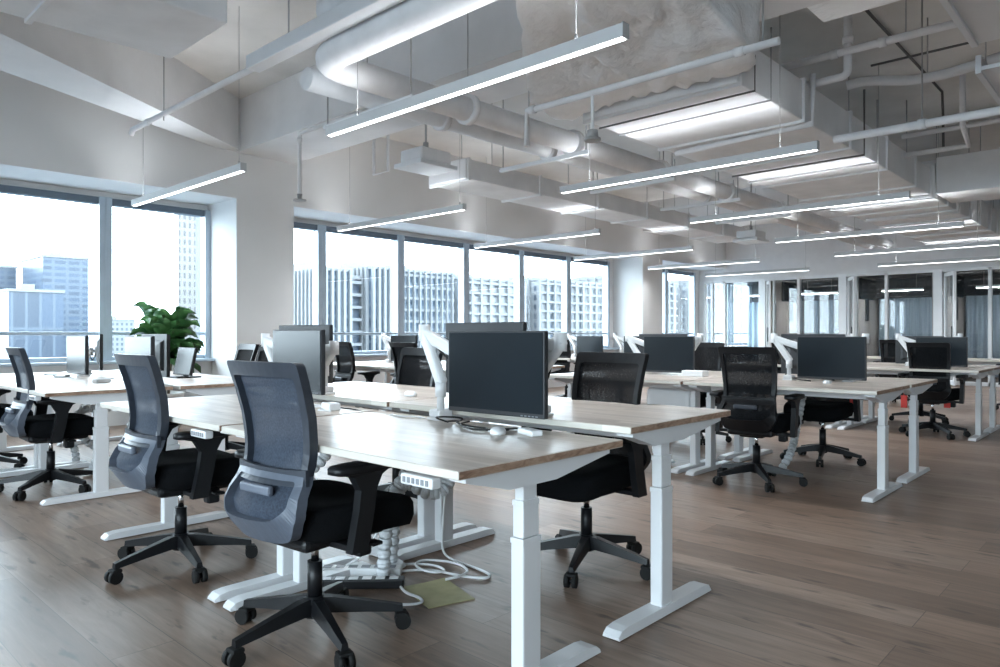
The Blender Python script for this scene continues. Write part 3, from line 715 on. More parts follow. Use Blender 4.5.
for key, (o, x, y, h, fl) in DESKS.items():
    dz = h - .726; del o['h']
    for c in kids(o):
        b = c.name.split('.')[0]
        if b in ('desktop', 'crossbar', 'bracket'): c.location.z += dz
        elif b == 'leg' and dz > .02:
            c.scale = (1, 1, 1 + dz / .64)
for key, yy in (('A1n', .165), ('A2n', .17), ('A5n', .24)): panel_for(DESKS[key][0], yy)

# ------------------------------------------------------------------ monitors and arms
def monitor_proto():
    e = empty('monitor')         # front faces -x, origin at the panel centre
    W, H = .505, .330
    MB().box((-.004, -W / 2, -H / 2), (.022, W / 2, H / 2), None, .004).build('monitor_housing', 'monitor_back', e)
    MB().box((-.0065, -W / 2 + .007, -H / 2 + .018), (-.0035, W / 2 - .007, H / 2 - .007)).build('screen_panel', 'screen', e)
    MB().loft([[(x, sy * w_, sz * h_) for sy, sz in ((-1, -1), (1, -1), (1, 1), (-1, 1))] for x, w_, h_ in ((.021, .20, .12), (.040, .17, .10), (.046, .12, .08))], smooth=False).build('back_cover', 'monitor_back', e)
    MB().box((.046, -.05, -.05), (.056, .05, .05), None, .002).build('mount_plate', 'arm_white', e)
    b = MB()
    for i in range(5): b.box((-.0075, -W / 2 + .03 + i * .018, -H / 2 + .005), (-.0045, -W / 2 + .04 + i * .018, -H / 2 + .009))
    b.build('menu_button', 'button_grey', e)
    return e
mp_ = monitor_proto()
firstm = True
def place_monitor(x, y, z, facing, label, rz=0., tilt=0.):
    """facing 'n': the screen looks to the user on the near side (-x)"""
    global firstm
    o = mp_ if firstm else copy_tree(mp_); firstm = False
    o.location = (x, y, z); o.rotation_euler = (0, tilt, (0 if facing == 'n' else PI) + rz)
    tag(o, label, 'monitor', 'flat screens on white arms'); return o
def link(m, a, b, w, h, mat):
    a, b = Vector(a), Vector(b); d = (b - a); l = d.length
    x = d.normalized(); s = Vector((0, 0, 1)).cross(x)
    s = s.normalized() if s.length > 1e-4 else Vector((0, 1, 0)); u = x.cross(s)
    M = Matrix((( *(x[i] for i in ()), ),)) if False else Matrix(((x.x, s.x, u.x, a.x), (x.y, s.y, u.y, a.y), (x.z, s.z, u.z, a.z), (0, 0, 0, 1)))
    m.box((-.02, -w / 2, -h / 2), (l + .02, w / 2, h / 2), mat, min(w, h) * .3, M=M)
def arm(bx, by, bz, elbow, head, mon, label, cable=True):
    """clamp on the desk's back edge at (bx,by,bz); elbow and head are world points; mon = monitor mount point"""
    e = empty('monitor_mount', (bx, by, bz)); tag(e, label, 'monitor arm', 'white screen arms clamped to the desks')
    o = Vector((bx, by, bz)); T = lambda p: Vector(p) - o
    m = MB(); m.box((-.045, -.04, 0), (.045, .04, .012), None, .003).box((-.04, -.035, .012), (.04, .035, .045), None, .008)
    m.build('clamp_base', 'arm_white', e)
    m = MB(); m.cyl((0, 0, .04), (0, 0, .20), .0165, n=14).cyl((0, 0, .10), (0, 0, .165), .024, n=14); m.build('post', 'arm_white', e)
    m = MB(); link(m, (0, 0, .17), T(elbow), .042, .05, None); m.cyl(T(elbow) - Vector((0, 0, .035)), T(elbow) + Vector((0, 0, .04)), .026, n=14); m.build('lower_arm', 'arm_white', e)
    m = MB(); link(m, T(elbow) + Vector((0, 0, .0)), T(head), .045, .052, None); m.build('upper_arm', 'arm_white', e)
    m = MB(); m.cyl(T(head) - Vector((0, 0, .035)), T(head) + Vector((0, 0, .035)), .022, n=12); link(m, T(head), T(mon), .03, .03, None); m.build('tilt_head', 'arm_white', e)
    if cable:
        m = MB(); P = [T(mon) + Vector((0, 0, -.03)), (T(mon) + T(head)) * .5 + Vector((.0, .02, -.10)), T(head) + Vector((0, .03, -.02)), (T(elbow) + T(head)) * .5 + Vector((0, .0, -.07)), T(elbow) + Vector((.0, .03, .02)), T(elbow) * .5 + Vector((.03, .02, .02)), Vector((.03, .02, .10)), Vector((.03, .05, .01))]
        m.tube(P, .005, 6, smooth_path=3); m.build('arm_cable', 'cable_black', e)
    return e

mons = [
 # key, x, y, zc, facing, rz, label
 ('m1', 2.045, 1.945, .945, 'n', R(2), 'large black screen facing the camera over the front desk'),
 ('m2', 2.31, 2.25, .985, 'f', R(-2), 'screen seen from behind, its top edge just above the large black screen'),
 ('m3', 2.02, 3.36, .955, 'n', R(-2), 'grey gleaming screen behind the nearest chair'),
 ('m4', 2.29, 3.7, .985, 'f', R(3), 'screen back to back with the grey gleaming one'),
 ('m5', 2.02, 5.53, 0.915, 'n', R(0), 'pale gleaming screen in front of the leafy plant'),
 ('m6', 2.27, 5.84, 0.93, 'f', R(0), 'screen back to back with the pale one by the plant'),
 ('m7', 2.02, 6.93, 0.915, 'n', R(0), 'pale screen at the far left before the window rail'),
 ('m8', 2.35, 7.32, 0.93, 'f', R(-17), 'edge-on screen beside the far left pale one'),
 ('b1', 5.75, 1.90, 0.912, 'n', 0, 'wide black screen on the middle row by the aisle'),
 ('b2', 6.0, 2.12, 0.93, 'f', 0, 'screen behind the wide black one on the middle row'),
 ('b3', 5.75, 3.30, 0.912, 'n', 0, 'black screen on the middle row, second from the aisle'),
 ('b4', 6.0, 3.5, 0.93, 'f', 0, 'screen back to back with the second one of the middle row'),
 ('b5', 5.75, 7.05, 0.912, 'n', 0, 'small dark screen before the finned offices'),
 ('b6', 5.75, 5.80, 0.912, 'n', 0, 'screen hidden behind the front black screen on the window side'),
 ('c1', 9.30, 1.88, 0.895, 'n', 0, 'black screen on the back row behind the dark chair'),
 ('c2', 9.55, 2.15, 0.905, 'f', 0, 'screen back to back with the one behind the dark chair'),
 ('c3', 9.30, 3.35, 0.895, 'n', 0, 'black screen on the back row, second from the aisle'),
 ('c4', 9.55, 3.3, 0.905, 'f', 0, 'screen back to back with the second one of the back row'),
 ('c5', 9.30, 6.75, 0.895, 'n', 0, 'pale screen before the far column on the back row'),
 ('c6', 9.30, 5.85, 0.895, 'n', 0, 'screen on the back row in front of the far column base'),
]
for key, x, y, z, fc, rz, lab in mons:
    place_monitor(x, y, z, fc, lab, rz)
    s = 1 if fc == 'n' else -1
    htop = {'m': .726 if fc == 'n' else .764}.get(key[0], .722)
    if key in ('m5', 'm6', 'm7', 'm8'): htop = .722
    bx = x + (.055 if fc == 'n' else .05) * s
    # clamp on the rear strip of its own desk
    rowx = 1.337 if key[0] == 'm' else (5.03 if key[0] == 'b' else 8.60)
    bx = rowx + (.755 if fc == 'n' else .895)
    mon = (x + .056 * s, y, z + .01); head = (x + .115 * s, y + .01, z)
    if key == 'm1': by = 2.31; elbow = (bx + .02, 2.44, 1.10); head = (x + .11, 2.06, .93)
    elif key == 'm2': by = 1.87; elbow = (bx - .02, 1.745, 1.065); head = (x - .12, 2.12, .98)
    elif key == 'm4': by = 3.42; elbow = (bx - .02, 3.30, 1.02); head = (x - .11, y - .05, z)
    elif key in ('m5', 'm6', 'm7', 'm8'): by = y + .06; elbow = (bx, y + .10, .98); head = (x + .09 * s, y + .02, z)
    else:
        by = y + (.33 if fc == 'n' else -.30); elbow = (bx + .0, by + (.12 if fc == 'n' else -.12), 1.06)
    arm(bx, by, htop, elbow, head, mon, 'white arm carrying the ' + lab.split(',')[0])
# the low tilted screen near the plant
lt = empty('tilted_screen', (2.62, 6.2, .722), R(0)); tag(lt, 'small tilted grey screen on a foot beside the plant', 'monitor')
MB().box((-.01, -.17, .02), (.015, .17, .26), None, .004, M=Matrix.Rotation(R(12), 4, 'Y')).build('screen_housing', 'monitor_back', lt)
MB().box((-.0125, -.162, .03), (-.0095, .162, .252), None, 0, M=Matrix.Rotation(R(12), 4, 'Y')).build('screen_panel', 'screen', lt)
MB().box((-.09, -.12, 0), (.12, .12, .012), None, .004).box((.02, -.02, .01), (.05, .02, .14), None, .004).build('screen_stand', 'monitor_back', lt)

# ------------------------------------------------------------------ chairs
def rpoly(corners, r, k=5):
    pts = []; n = len(corners)
    for i in range(n):
        p, a, b = Vector(corners[i]), Vector(corners[i - 1]), Vector(corners[(i + 1) % n])
        u, v = (a - p).normalized(), (b - p).normalized()
        rr = r[i] if isinstance(r, (list, tuple)) else r
        P, Q = p + u * rr, p + v * rr
        for t in range(k + 1):
            t /= k; pts.append((1 - t) ** 2 * P + 2 * t * (1 - t) * p + t * t * Q)
        rn = r[(i + 1) % n] if isinstance(r, (list, tuple)) else r
        E = b + (p - b).normalized() * rn
        for t in range(1, 9): pts.append(Q.lerp(E, t / 9.))
    return pts
BX = [(.37, -.130), (.41, -.168), (.44, -.198), (.48, -.224), (.52, -.224), (.56, -.202), (.60, -.168), (.64, -.147), (.69, -.140), (.75, -.142), (.82, -.152), (.91, -.177), (1.005, -.210)]
def back_x(y, z, off=0):
    c = .028 + .045 * max(0, min(1, (.64 - z) / .10))
    return interp(z, BX) - c * (1 - (abs(y) / .22) ** 2) + off + max(0, min(1, (.64 - z) / .10)) * .02
def ring_frame(m, outer, inner, th, off=0., mat=None):
    def P(p, o): return (back_x(p[0], p[1], off + o), p[0], p[1])
    n = len(outer); rings = []
    A = [P(p, -th / 2) for p in outer]; B = [P(p, th / 2) for p in outer]; C = [P(p, th / 2) for p in inner]; D = [P(p, -th / 2) for p in inner]
    mi = m._mi(mat); V = [[m.bm.verts.new(q) for q in r] for r in (A, B, C, D)]
    for a in range(4):
        R1, R2 = V[a], V[(a + 1) % 4]
        for k in range(n):
            f = m.bm.faces.new((R1[k], R1[(k + 1) % n], R2[(k + 1) % n], R2[k])); f.material_index = mi
def chair_proto(dark):
    fm = 'chair_frame_shaded' if dark else 'chair_frame'; mm = 'chair_mesh_shaded' if dark else 'chair_mesh'
    e = empty('office_chair')
    # star base
    m = MB()
    for k in range(5):
        M = Matrix.Rotation(2 * PI * k / 5, 4, 'Z')
        m.loft([[M @ Vector((x, -w_, zb)), M @ Vector((x, w_, zb)), M @ Vector((x, w_ * .7, zt)), M @ Vector((x, -w_ * .7, zt))] for x, w_, zb, zt in
                ((.02, .026, .085, .145), (.06, .025, .088, .142), (.18, .020, .078, .118), (.29, .016, .066, .094), (.318, .014, .066, .088))], smooth=False)
    m.cyl((0, 0, .075), (0, 0, .15), .038, .034, n=16)
    base = m.build('base', 'chair_black', e)
    cm = None
    for k in range(5):
        if cm is None:
            m = MB(); m.cyl((.305, 0, .045), (.305, 0, .075), .009, n=8)
            m.cyl((.318, -.027, .029), (.318, -.007, .029), .029, n=16).cyl((.318, .007, .029), (.318, .027, .029), .029, n=16).cyl((.318, -.007, .029), (.318, .007, .029), .010, n=8)
            m.box((.290, -.026, .046), (.334, .026, .062), None, .006)
            c = m.build('caster', 'rubber', e); cm = c
        else:
            c = cm.copy(); col.objects.link(c); c.parent = e
        c.rotation_euler = (0, 0, 2 * PI * k / 5)
    MB().cyl((0, 0, .14), (0, 0, .275), .027, n=16, mat='chair_black').cyl((0, 0, .275), (0, 0, .36), .014, n=14, mat='chrome').build('gas_lift', None, e)
    m = MB(); m.box((-.165, -.165, .362), (.20, .165, .412), None, .02).box((-.12, -.09, .345), (.10, .09, .40), None, .014).box((-.15, -.05, .37), (-.10, .05, .41), None, .01)
    m.tube([(.06, -.08, .375), (.07, -.22, .365)], .007, 8).box((.05, -.26, .358), (.095, -.21, .372), None, .005)
    m.box((.04, -.20, .31), (.10, -.14, .385), None, .012)
    m.build('tilt_mechanism', 'plastic_black', e)
    # seat
    def ringat(sc, z, dz=0):
        pts = []
        for i in range(40):
            a = 2 * PI * i / 40; c, s = math.cos(a), math.sin(a)
            ex = 2 / 5.0
            x = .250 * sc * math.copysign(abs(c) ** ex, c) + .072; y = .25 * sc * math.copysign(abs(s) ** ex, s)
            y *= 1 - .14 * max(0, (.02 - x) / .2)
            f = max(0, (x - .12) / .2)
            pts.append((x, y, z - .035 * f * f + (.012 * (abs(y) / .25) ** 2 if dz else 0)))
        return pts
    m = MB(); m.loft([ringat(.84, .392), ringat(.95, .405), ringat(1.0, .445), ringat(.99, .482, 1), ringat(.95, .500, 1), ringat(.84, .508, 1), ringat(.5, .503, 1), ringat(.1, .498, 1)])
    m.build('seat', 'chair_seat', e)
    # back
    outer = rpoly([(-.182, .595), (.182, .595), (.204, 1.005), (-.204, 1.005)], [.02, .02, .022, .022])
    inner = rpoly([(-.156, .620), (.156, .620), (.174, .955), (-.174, .955)], [.015, .015, .018, .018])
    m = MB(); ring_frame(m, outer, inner, .034)
    outer2 = rpoly([(-.158, .405), (.158, .405), (.214, .500), (.184, .63), (-.184, .63), (-.214, .500)], [.06, .06, .03, .01, .01, .03])
    inner2 = rpoly([(-.128, .490), (.128, .490), (.176, .530), (.158, .612), (-.158, .612), (-.176, .530)], [.03, .03, .02, .01, .01, .02])
    m2 = MB(); ring_frame(m2, outer2, inner2, .040, -.004); m2.build('lower_shell', 'chair_shell' if not dark else fm, e)
    # struts to the mechanism
    for s in (-1, 1): link(m, (-.17, .10 * s, .415), (-.08, .05 * s, .395), .04, .022, None)
    m.build('back_frame', fm, e)
    def panel(y0b, y0t, z0, z1, off):
        def fn(s, t):
            z = z0 + (z1 - z0) * t; w = y0b + (y0t - y0b) * t; y = -w + 2 * w * s
            return (back_x(y, z, off), y, z)
        return fn
    m = MB(); m.grid(panel(.169, .190, .606, .970, .009), 12, 12); m.build('back_mesh', mm, e)
    m = MB(); m.grid(panel(.145, .19, .475, .535, .010), 10, 4).grid(panel(.19, .172, .535, .625, .010), 10, 4); m.build('lower_back_mesh', mm, e)
    # lumbar band
    m = MB(); rings = []
    for i in range(13):
        y = -.192 + .384 * i / 12; x = back_x(y, .64, -.030)
        h0, h1 = .592 + .014 * (1 - (y / .192) ** 2), .650 - .006 * (1 - (y / .192) ** 2)
        rings.append([(x, y, h0), (x, y, h1), (x + .016, y, h1), (x + .016, y, h0)])
    m.loft(rings, smooth=False); m.build('lumbar_band', fm, e)
    m = MB(); m.box((back_x(0, .57, -.014), -.085, .562), (back_x(0, .57, .010), .085, .594), None, .008); m.build('lumbar_knob', 'lumbar_plate' if not dark else 'chair_frame', e)
    # arms
    Mx = Matrix(((1, 0, 0, 0), (0, 0, 1, 0), (0, 1, 0, 0), (0, 0, 0, 1)))
    for s in (-1, 1):
        m = MB(); yy = .272 * s
        prof = [(-.07, .365), (.0, .365), (.03, .50), (.04, .57), (.065, .615), (.11, .637), (-.13, .637), (-.06, .620), (-.03, .57), (-.04, .50)]
        m.prism(prof, yy - .017, yy + .017, M=Mx)
        m.box((-.06, min(.12 * s, yy), .366), (-.005, max(.12 * s, yy), .388), None, .004)
        a = m.build('armrest', 'plastic_black', e)
        p = MB(); p.loft([[(-.005 + .138 * sc * math.copysign(abs(math.cos(t)) ** .45, math.cos(t)), yy + .046 * sc * math.copysign(abs(math.sin(t)) ** .6, math.sin(t)), z) for t in [2 * PI * i / 28 for i in range(28)]] for sc, z in ((.9, .634), (1, .638), (1, .656), (.95, .662), (.8, .664))])
        p.build('arm_pad', 'chair_black', a)
    return e
cg, cb_ = chair_proto(False), chair_proto(True)
used = {}
def place_chair(x, y, rz, phi, label, dark=False):
    src = cb_ if dark else cg
    o = src if dark not in used else copy_tree(src); used[dark] = 1
    o.location = (x, y, 0); o.rotation_euler = (0, 0, rz); tag(o, label, 'chair', 'office chairs with mesh backs')
    k = 0
    for c in kids(o):
        b = c.name.split('.')[0]
        if b == 'base': c.rotation_euler = (0, 0, R(phi) - rz)
        elif b == 'caster': c.rotation_euler = (0, 0, R(phi) - rz + 2 * PI * k / 5); k += 1
    return o
place_chair(1.44, 2.27, R(5), 39, 'grey mesh office chair nearest the camera, back turned to it')
place_chair(1.45, 3.44, R(0), 45, 'grey mesh office chair second from the camera, next to the nearest one')
place_chair(1.51, 5.73, R(-2), 6, 'grey mesh office chair at the left desk across the gap')
place_chair(1.35, 6.95, R(0), 20, 'grey mesh office chair cut off by the left edge')
place_chair(2.76, 2.02, R(180), 60, 'black mesh chair pushed under the far side of the front desks', True)
place_chair(2.88, 3.60, R(178), 60, 'black chair back seen just behind the white screen arm', True)
place_chair(2.95, 6.08, R(174), 10, 'black chair back seen before the wide column', True)
place_chair(2.85, 5.45, R(180), 40, 'black chair tucked under the left desks, only its seat showing', True)
place_chair(5.14, 2.22, R(5), 3, 'black mesh chair in the middle row with its back to the camera', True)
place_chair(6.4, 2.18, R(180), 51, 'black chair under the middle row desk beside the red tag', True)
place_chair(6.75, 3.55, R(180), 75, 'black chair behind the second desk of the middle row', True)
place_chair(5.00, 6.98, R(-6), 100, 'black mesh chair before the white finned offices', True)
place_chair(5.05, 5.95, R(0), 80, 'black chair hidden behind the front black screen', True)
place_chair(8.82, 1.86, R(0), 150, 'black mesh chair in front of the back row desk', True)
place_chair(10.05, 2.25, R(180), 30, 'black chair on the far side of the back row desk', True)
place_chair(8.85, 3.35, R(4), 60, 'black chair in the back row, second from the aisle', True)
place_chair(12.45, 1.5, R(0), 20, 'dark chair at the last desk by the right edge', True)
place_chair(12.35, 3.1, R(6), 20, 'dark chair at the last desk, second from the aisle', True)
place_chair(8.9, 6.9, R(0), 20, 'dark chair in the back row nearest the windows', True)

# ------------------------------------------------------------------ plant
pl = empty('potted_plant', (3.38, 8.42, 0)); tag(pl, 'big green potted plant with broad leaves before the window', 'plant')
m = MB(); prof = [(.13, .0), (.15, .02), (.19, .38), (.195, .42), (.175, .42), (.17, .38)]
m.loft([[(r_ * math.cos(2 * PI * i / 24), r_ * math.sin(2 * PI * i / 24), z) for i in range(24)] for r_, z in prof]); m.build('pot', 'pot', pl)
m = MB(); m.cyl((0, 0, .37), (0, 0, .385), .165, n=20); m.build('soil', 'soil', pl)
stems = MB(); lv = MB(); rnd = random.Random(4)
def leaf(m, base, d, up, Ln, Wd):
    d = d.normalized(); s = d.cross(up).normalized(); n = s.cross(d).normalized()
    def fn(u, v):
        w = Wd * max(0., math.sin(PI * min(1, .06 + .94 * u ** .85))) ** .75 * (1.0 if u < .97 else .5); y = (v - .5) * 2
        droop = -.34 * Ln * u * u; cup = .16 * Wd * abs(y) ** 1.5 * 2 + .014 * math.sin(u * 11 + y * 2)
        return base + d * (Ln * u) + s * (w * y * .5) + n * (cup) + Vector((0, 0, droop))
    m.grid(fn, 8, 4)
for k in range(5):
    a = 2 * PI * k / 5 + .3; tip = Vector((.10 * math.cos(a), .10 * math.sin(a), 1.0 + .06 * (k % 3)))
    pts = [Vector((.03 * math.cos(a), .03 * math.sin(a), .37)), Vector((.05 * math.cos(a + .3), .05 * math.sin(a + .3), .7)), tip, tip + Vector((.05 * math.cos(a), .05 * math.sin(a), .14))]
    stems.tube(pts, [.014, .012, .010, .006], 8)
    for j in range(15):
        t = j / 14; p = pts[1].lerp(pts[2], .15 + min(.85, t * 1.3)) if t < .65 else pts[2].lerp(pts[3], (t - .65) / .35)
        b = a + rnd.uniform(-1.5, 1.5) + j * 2.4 * (1 if j % 2 else 0); el = rnd.uniform(.0, .45) + .85 * t * t
        d = Vector((math.cos(b) * math.cos(el), math.sin(b) * math.cos(el), math.sin(el)))
        leaf(lv, p, d, Vector((0, 0, 1)), rnd.uniform(.30, .40), rnd.uniform(.19, .27))
stems.build('stem', 'bark', pl); lv.build('foliage', 'leaf', pl)

# ------------------------------------------------------------------ small things on and under the desks
def cable(name, pts, r, mat, label, cat='cable', sm=3):
    o = Vector(pts[0]); m = MB(); m.tube([Vector(p) - o for p in pts], r, 8, smooth_path=sm)
    ob = m.build(name, mat, loc=o); tag(ob, label, cat); return ob
hA = .7262
def loop(cx, cy, cz, rx, ry, a0, a1, n=10, rz=0.):
    return [(cx + rx * math.cos(a0 + (a1 - a0) * i / n), cy + ry * math.sin(a0 + (a1 - a0) * i / n), cz + rz * math.sin(PI * i / n)) for i in range(n + 1)]
cable('desk_cable', [(2.10, 2.20, .73), (2.02, 2.19, .735)] + loop(1.985, 2.14, .732, .05, .06, .8, 6.6, 12, .035) + [(1.98, 2.0, .732), (2.0, 1.93, .733), (1.94, 1.90, .732), (1.99, 1.84, .732), (2.06, 1.84, .735), (2.13, 1.86, .72)], .0035, 'cable_black', 'black cable looped on the front desk below the large black screen')
cable('desk_cable', [(2.09, 2.13, .733), (2.0, 2.10, .735), (1.96, 2.03, .733), (1.93, 1.96, .733), (1.96, 1.88, .734), (2.04, 1.80, .74), (2.13, 1.80, .70)], .0035, 'cable_black', 'second black cable lying under the large screen, ending in the desk gap')
cable('desk_cable', [(2.12, 2.36, .70), (2.06, 2.40, .735), (2.02, 2.5, .7305), (2.06, 2.62, .7305), (2.11, 2.72, .70)], .004, 'cable_white', 'white cable bridging the gap behind the screen arm clamp')
def mouse(name, x, y, z, rz, label, mat='cable_white', s=1.):
    e = empty(name, (x, y, z), rz); tag(e, label, 'computer mouse')
    m = MB(); m.loft([[(.056 * s * sc * math.cos(t), .031 * s * sc * math.sin(t), zz * s) for t in [2 * PI * i / 20 for i in range(20)]] for sc, zz in ((.93, 0), (1, .005), (.97, .012), (.82, .019), (.5, .0235), (.1, .025))]); m.build('mouse_body', mat, e)
    m = MB(); m.cyl((.03 * s, -.004, .017 * s), (.03 * s, .004, .017 * s), .007 * s, n=10); m.build('scroll_wheel', 'button_grey', e)
mouse('computer_mouse', 1.945, 1.83, hA, R(40), 'white mouse on the front desk under the corner of the large black screen')
mouse('computer_mouse', 5.56, 1.86, .7272, R(10), 'white mouse on the middle row desk under its wide black screen')
mouse('computer_mouse', 2.48, 2.98, .7642, R(60), 'white mouse on the desk behind the grey screen', s=1.1)
def adapter(x, y, z, rz, sx, sy, sz, label, mat='cable_white', name='power_adapter', cat='adapter'):
    e = empty(name, (x, y, z), rz); tag(e, label, cat)
    MB().box((-sx / 2, -sy / 2, 0), (sx / 2, sy / 2, sz), None, .006).build('adapter_body', mat, e)
    MB().tube([(sx / 2, 0, sz / 2), (sx / 2 + .05, .01, .006), (sx / 2 + .09, .05, .005), (sx / 2 + .07, .11, .005)], .003, 6, smooth_path=2).build('adapter_lead', mat, e)
adapter(2.0, 1.72, hA, R(70), .11, .05, .022, 'flat white adapter beside the mouse on the front desk')
adapter(1.98, 2.98, .7282, R(80), .10, .06, .035, 'white adapter block at the foot of the grey screen arm')
adapter(1.93, 6.02, .7222, R(20), .12, .06, .03, 'white adapter under the pale screen by the plant')
adapter(1.93, 7.0, .7222, R(60), .16, .09, .02, 'flat white adapter under the far left pale screen')
adapter(5.72, 3.02, .7272, R(90), .20, .12, .05, 'white box on the middle row desk, second from the aisle')
adapter(5.70, 6.6, .7222, R(90), .18, .09, .03, 'white box beside the small dark screen')
cable('desk_cable', [(2.10, 3.15, .73), (2.0, 3.1, .736), (1.93, 3.16, .732), (1.97, 3.28, .74), (2.05, 3.22, .732), (2.0, 3.02, .735), (1.90, 3.0, .732), (1.93, 2.9, .733)], .004, 'cable_white', 'white cable tangle at the foot of the grey screen')
cable('desk_cable', [(2.09, 3.12, .73), (2.03, 3.0, .735), (2.05, 2.86, .733), (2.10, 2.75, .70)], .0035, 'cable_black', 'black cable trailing from the grey screen into the desk gap')
cable('desk_cable', loop(5.66, 2.0, .731, .05, .16, .2, 5.8, 12, .03), .004, 'cable_black', 'black cable ring under the wide screen of the middle row')
cable('desk_cable', [(1.95, 7.55, .727), (1.90, 7.45, .727), (1.94, 7.35, .727), (2.05, 7.3, .73)], .006, 'cable_black', 'black cable lying under the far left pale screen')

# cable trays in the desk gaps
for k, (rx, y0, hh, lab) in enumerate(((1.337, 1.45, .60, 'black wire tray hung in the gap between the front desks'), (1.337, 2.85, .60, 'black wire tray in the gap behind the grey screen'), (5.03, 1.42, .60, 'black wire tray in the gap of the middle row'))):
    e = empty('wire_tray', (rx + .825, y0 + .68, hh)); tag(e, lab, 'cable tray')
    MB().box((-.07, -.45, 0), (.07, .45, .006)).box((-.075, -.45, 0), (-.07, .45, .06)).box((.07, -.45, 0), (.075, .45, .06)).build('tray_body', 'plastic_black', e)
    m = MB()
    for s in (-.4, .4): m.box((-.012, s - .01, .0), (.012, s + .01, .095))
    for s in (-.4, .4): m.box((-.06, s - .01, .09), (.06, s + .01, .096))
    m.build('tray_hook', 'plastic_black', e)

# cable spines
def spine(pts, label, w=.032):
    pts = [Vector(p) for p in pts]
    for _ in range(3):
        q = [pts[0]]
        for i in range(len(pts) - 1): q += [pts[i] * .75 + pts[i + 1] * .25, pts[i] * .25 + pts[i + 1] * .75]
        pts = q + [pts[-1]]
    # resample
    out = [pts[0]]; acc = 0; step = .034
    for a, b in zip(pts, pts[1:]):
        acc += (b - a).length
        if acc >= step: out.append(b); acc = 0
    o = out[0]; e = empty('cable_spine', o); tag(e, label, 'cable spine')
    m = MB()
    for a, b in zip(out, out[1:]):
        m.cyl(a - o + (b - a) * .08, a - o + (b - a) * .55, w * .82, w, n=12).cyl(a - o + (b - a) * .55, a - o + (b - a) * .95, w, w * .82, n=12)
    m.build('spine_segment', 'spine_grey', e)
    MB().tube([p - o for p in out[::3] + [out[-1]]], .010, 8).build('spine_core', 'cable_white', e)
    p = out[-1] - o; MB().cyl(p + Vector((0, 0, -.02)), p + Vector((0, 0, -.004)), .07, .055, n=20).build('spine_foot', 'spine_grey', e)
spine([(2.10, 2.42, .60), (2.04, 2.46, .50), (1.98, 2.52, .36), (1.97, 2.54, .2), (1.96, 2.54, .08), (1.96, 2.54, .025)], 'pale segmented cable spine hanging behind the nearest chair seat')
spine([(2.13, 2.36, .62), (2.17, 2.33, .50), (2.12, 2.30, .41), (2.05, 2.36, .40), (2.02, 2.46, .46), (2.03, 2.54, .38), (2.08, 2.62, .2), (2.08, 2.64, .025)], 'looping pale cable spine below the handset of the front desk')
spine([(2.15, 3.2, .60), (2.1, 3.2, .45), (2.0, 3.3, .35), (2.05, 3.35, .15), (2.05, 3.35, .025)], 'pale cable spine under the desk of the second chair')
spine([(2.15, 6.15, .60), (2.05, 6.1, .5), (1.85, 6.2, .52), (1.75, 6.1, .42), (1.8, 5.95, .28), (1.95, 6.05, .2), (1.9, 6.15, .05), (1.9, 6.15, .025)], 'pale looping cable spine under the left desk')
spine([(2.15, 6.9, .60), (2.05, 6.9, .42), (1.9, 6.8, .3), (1.95, 6.7, .12), (1.95, 6.7, .025)], 'pale cable spine at the far left desk')
spine([(5.85, 3.42, .60), (5.75, 3.42, .34), (5.55, 3.3, .14), (5.40, 3.2, .06), (5.36, 3.1, .05), (5.36, 3.08, .025)], 'pale cable spine curling to the floor behind the middle row mesh chair', .045)
spine([(6.0, 2.2, .60), (5.85, 2.2, .3), (5.6, 2.15, .15), (5.55, 2.2, .05), (5.55, 2.2, .025)], 'pale cable spine under the middle row desk at the aisle')
spine([(9.5, 2.2, .60), (9.4, 2.2, .3), (9.3, 2.15, .1), (9.3, 2.15, .025)], 'pale cable spine under the back row desk')
# power strips
def strip(x, y, z, rz, label, mat):
    e = empty('power_strip', (x, y, z), rz); tag(e, label, 'power strip')
    MB().box((-.19, -.03, 0), (.19, .03, .04), None, .006).build('strip_body', mat, e)
    m = MB()
    for i in range(6): m.box((-.165 + i * .058, -.018, .0395), (-.125 + i * .058, .018, .042), None, .002)
    m.build('socket', 'button_grey' if mat == 'cable_white' else 'cable_white', e)
strip(1.94, 2.69, 0, R(-47), 'white power strip with dark sockets on the floor under the front desk', 'cable_white')
strip(1.85, 2.56, 0, R(-45), 'black power strip lying beside the white one on the floor', 'plastic_black')
# floor cables
cable('floor_cable', [(2.44, 2.64, .60), (2.43, 2.65, .30), (2.42, 2.66, .10), (2.40, 2.64, .012), (2.36, 2.52, .006), (2.36, 2.36, .006), (2.34, 2.24, .006), (2.28, 2.22, .008), (2.22, 2.34, .010), (2.20, 2.48, .010), (2.12, 2.56, .008), (2.05, 2.6, .006)], .006, 'cable_white', 'white cable dropping beside the desk leg and looping on the floor above the folder')
cable('floor_cable', [(1.98, 2.58, .02), (2.06, 2.66, .008), (2.16, 2.64, .012), (2.24, 2.52, .016), (2.22, 2.40, .016), (2.14, 2.44, .018), (2.16, 2.58, .020), (2.26, 2.62, .014), (2.34, 2.48, .012), (2.30, 2.34, .014), (2.20, 2.30, .020), (2.13, 2.32, .02)], .006, 'cable_white', 'white coiled cable on the floor between the spine foot and the folder')
cable('floor_cable', [(1.97, 2.46, .02), (1.95, 2.40, .006), (1.93, 2.34, .006), (1.93, 2.26, .010), (1.90, 2.20, .014), (1.86, 2.22, .01), (1.82, 2.28, .006)], .006, 'cable_white', 'white cable leading from the spine foot past the edge of the folder')
cable('floor_cable', [(2.02, 2.62, .30), (1.99, 2.66, .12), (1.92, 2.76, .03), (1.80, 2.78, .006), (1.76, 2.68, .006), (1.80, 2.60, .02)], .006, 'cable_white', 'white cable hanging behind the nearest chair base')
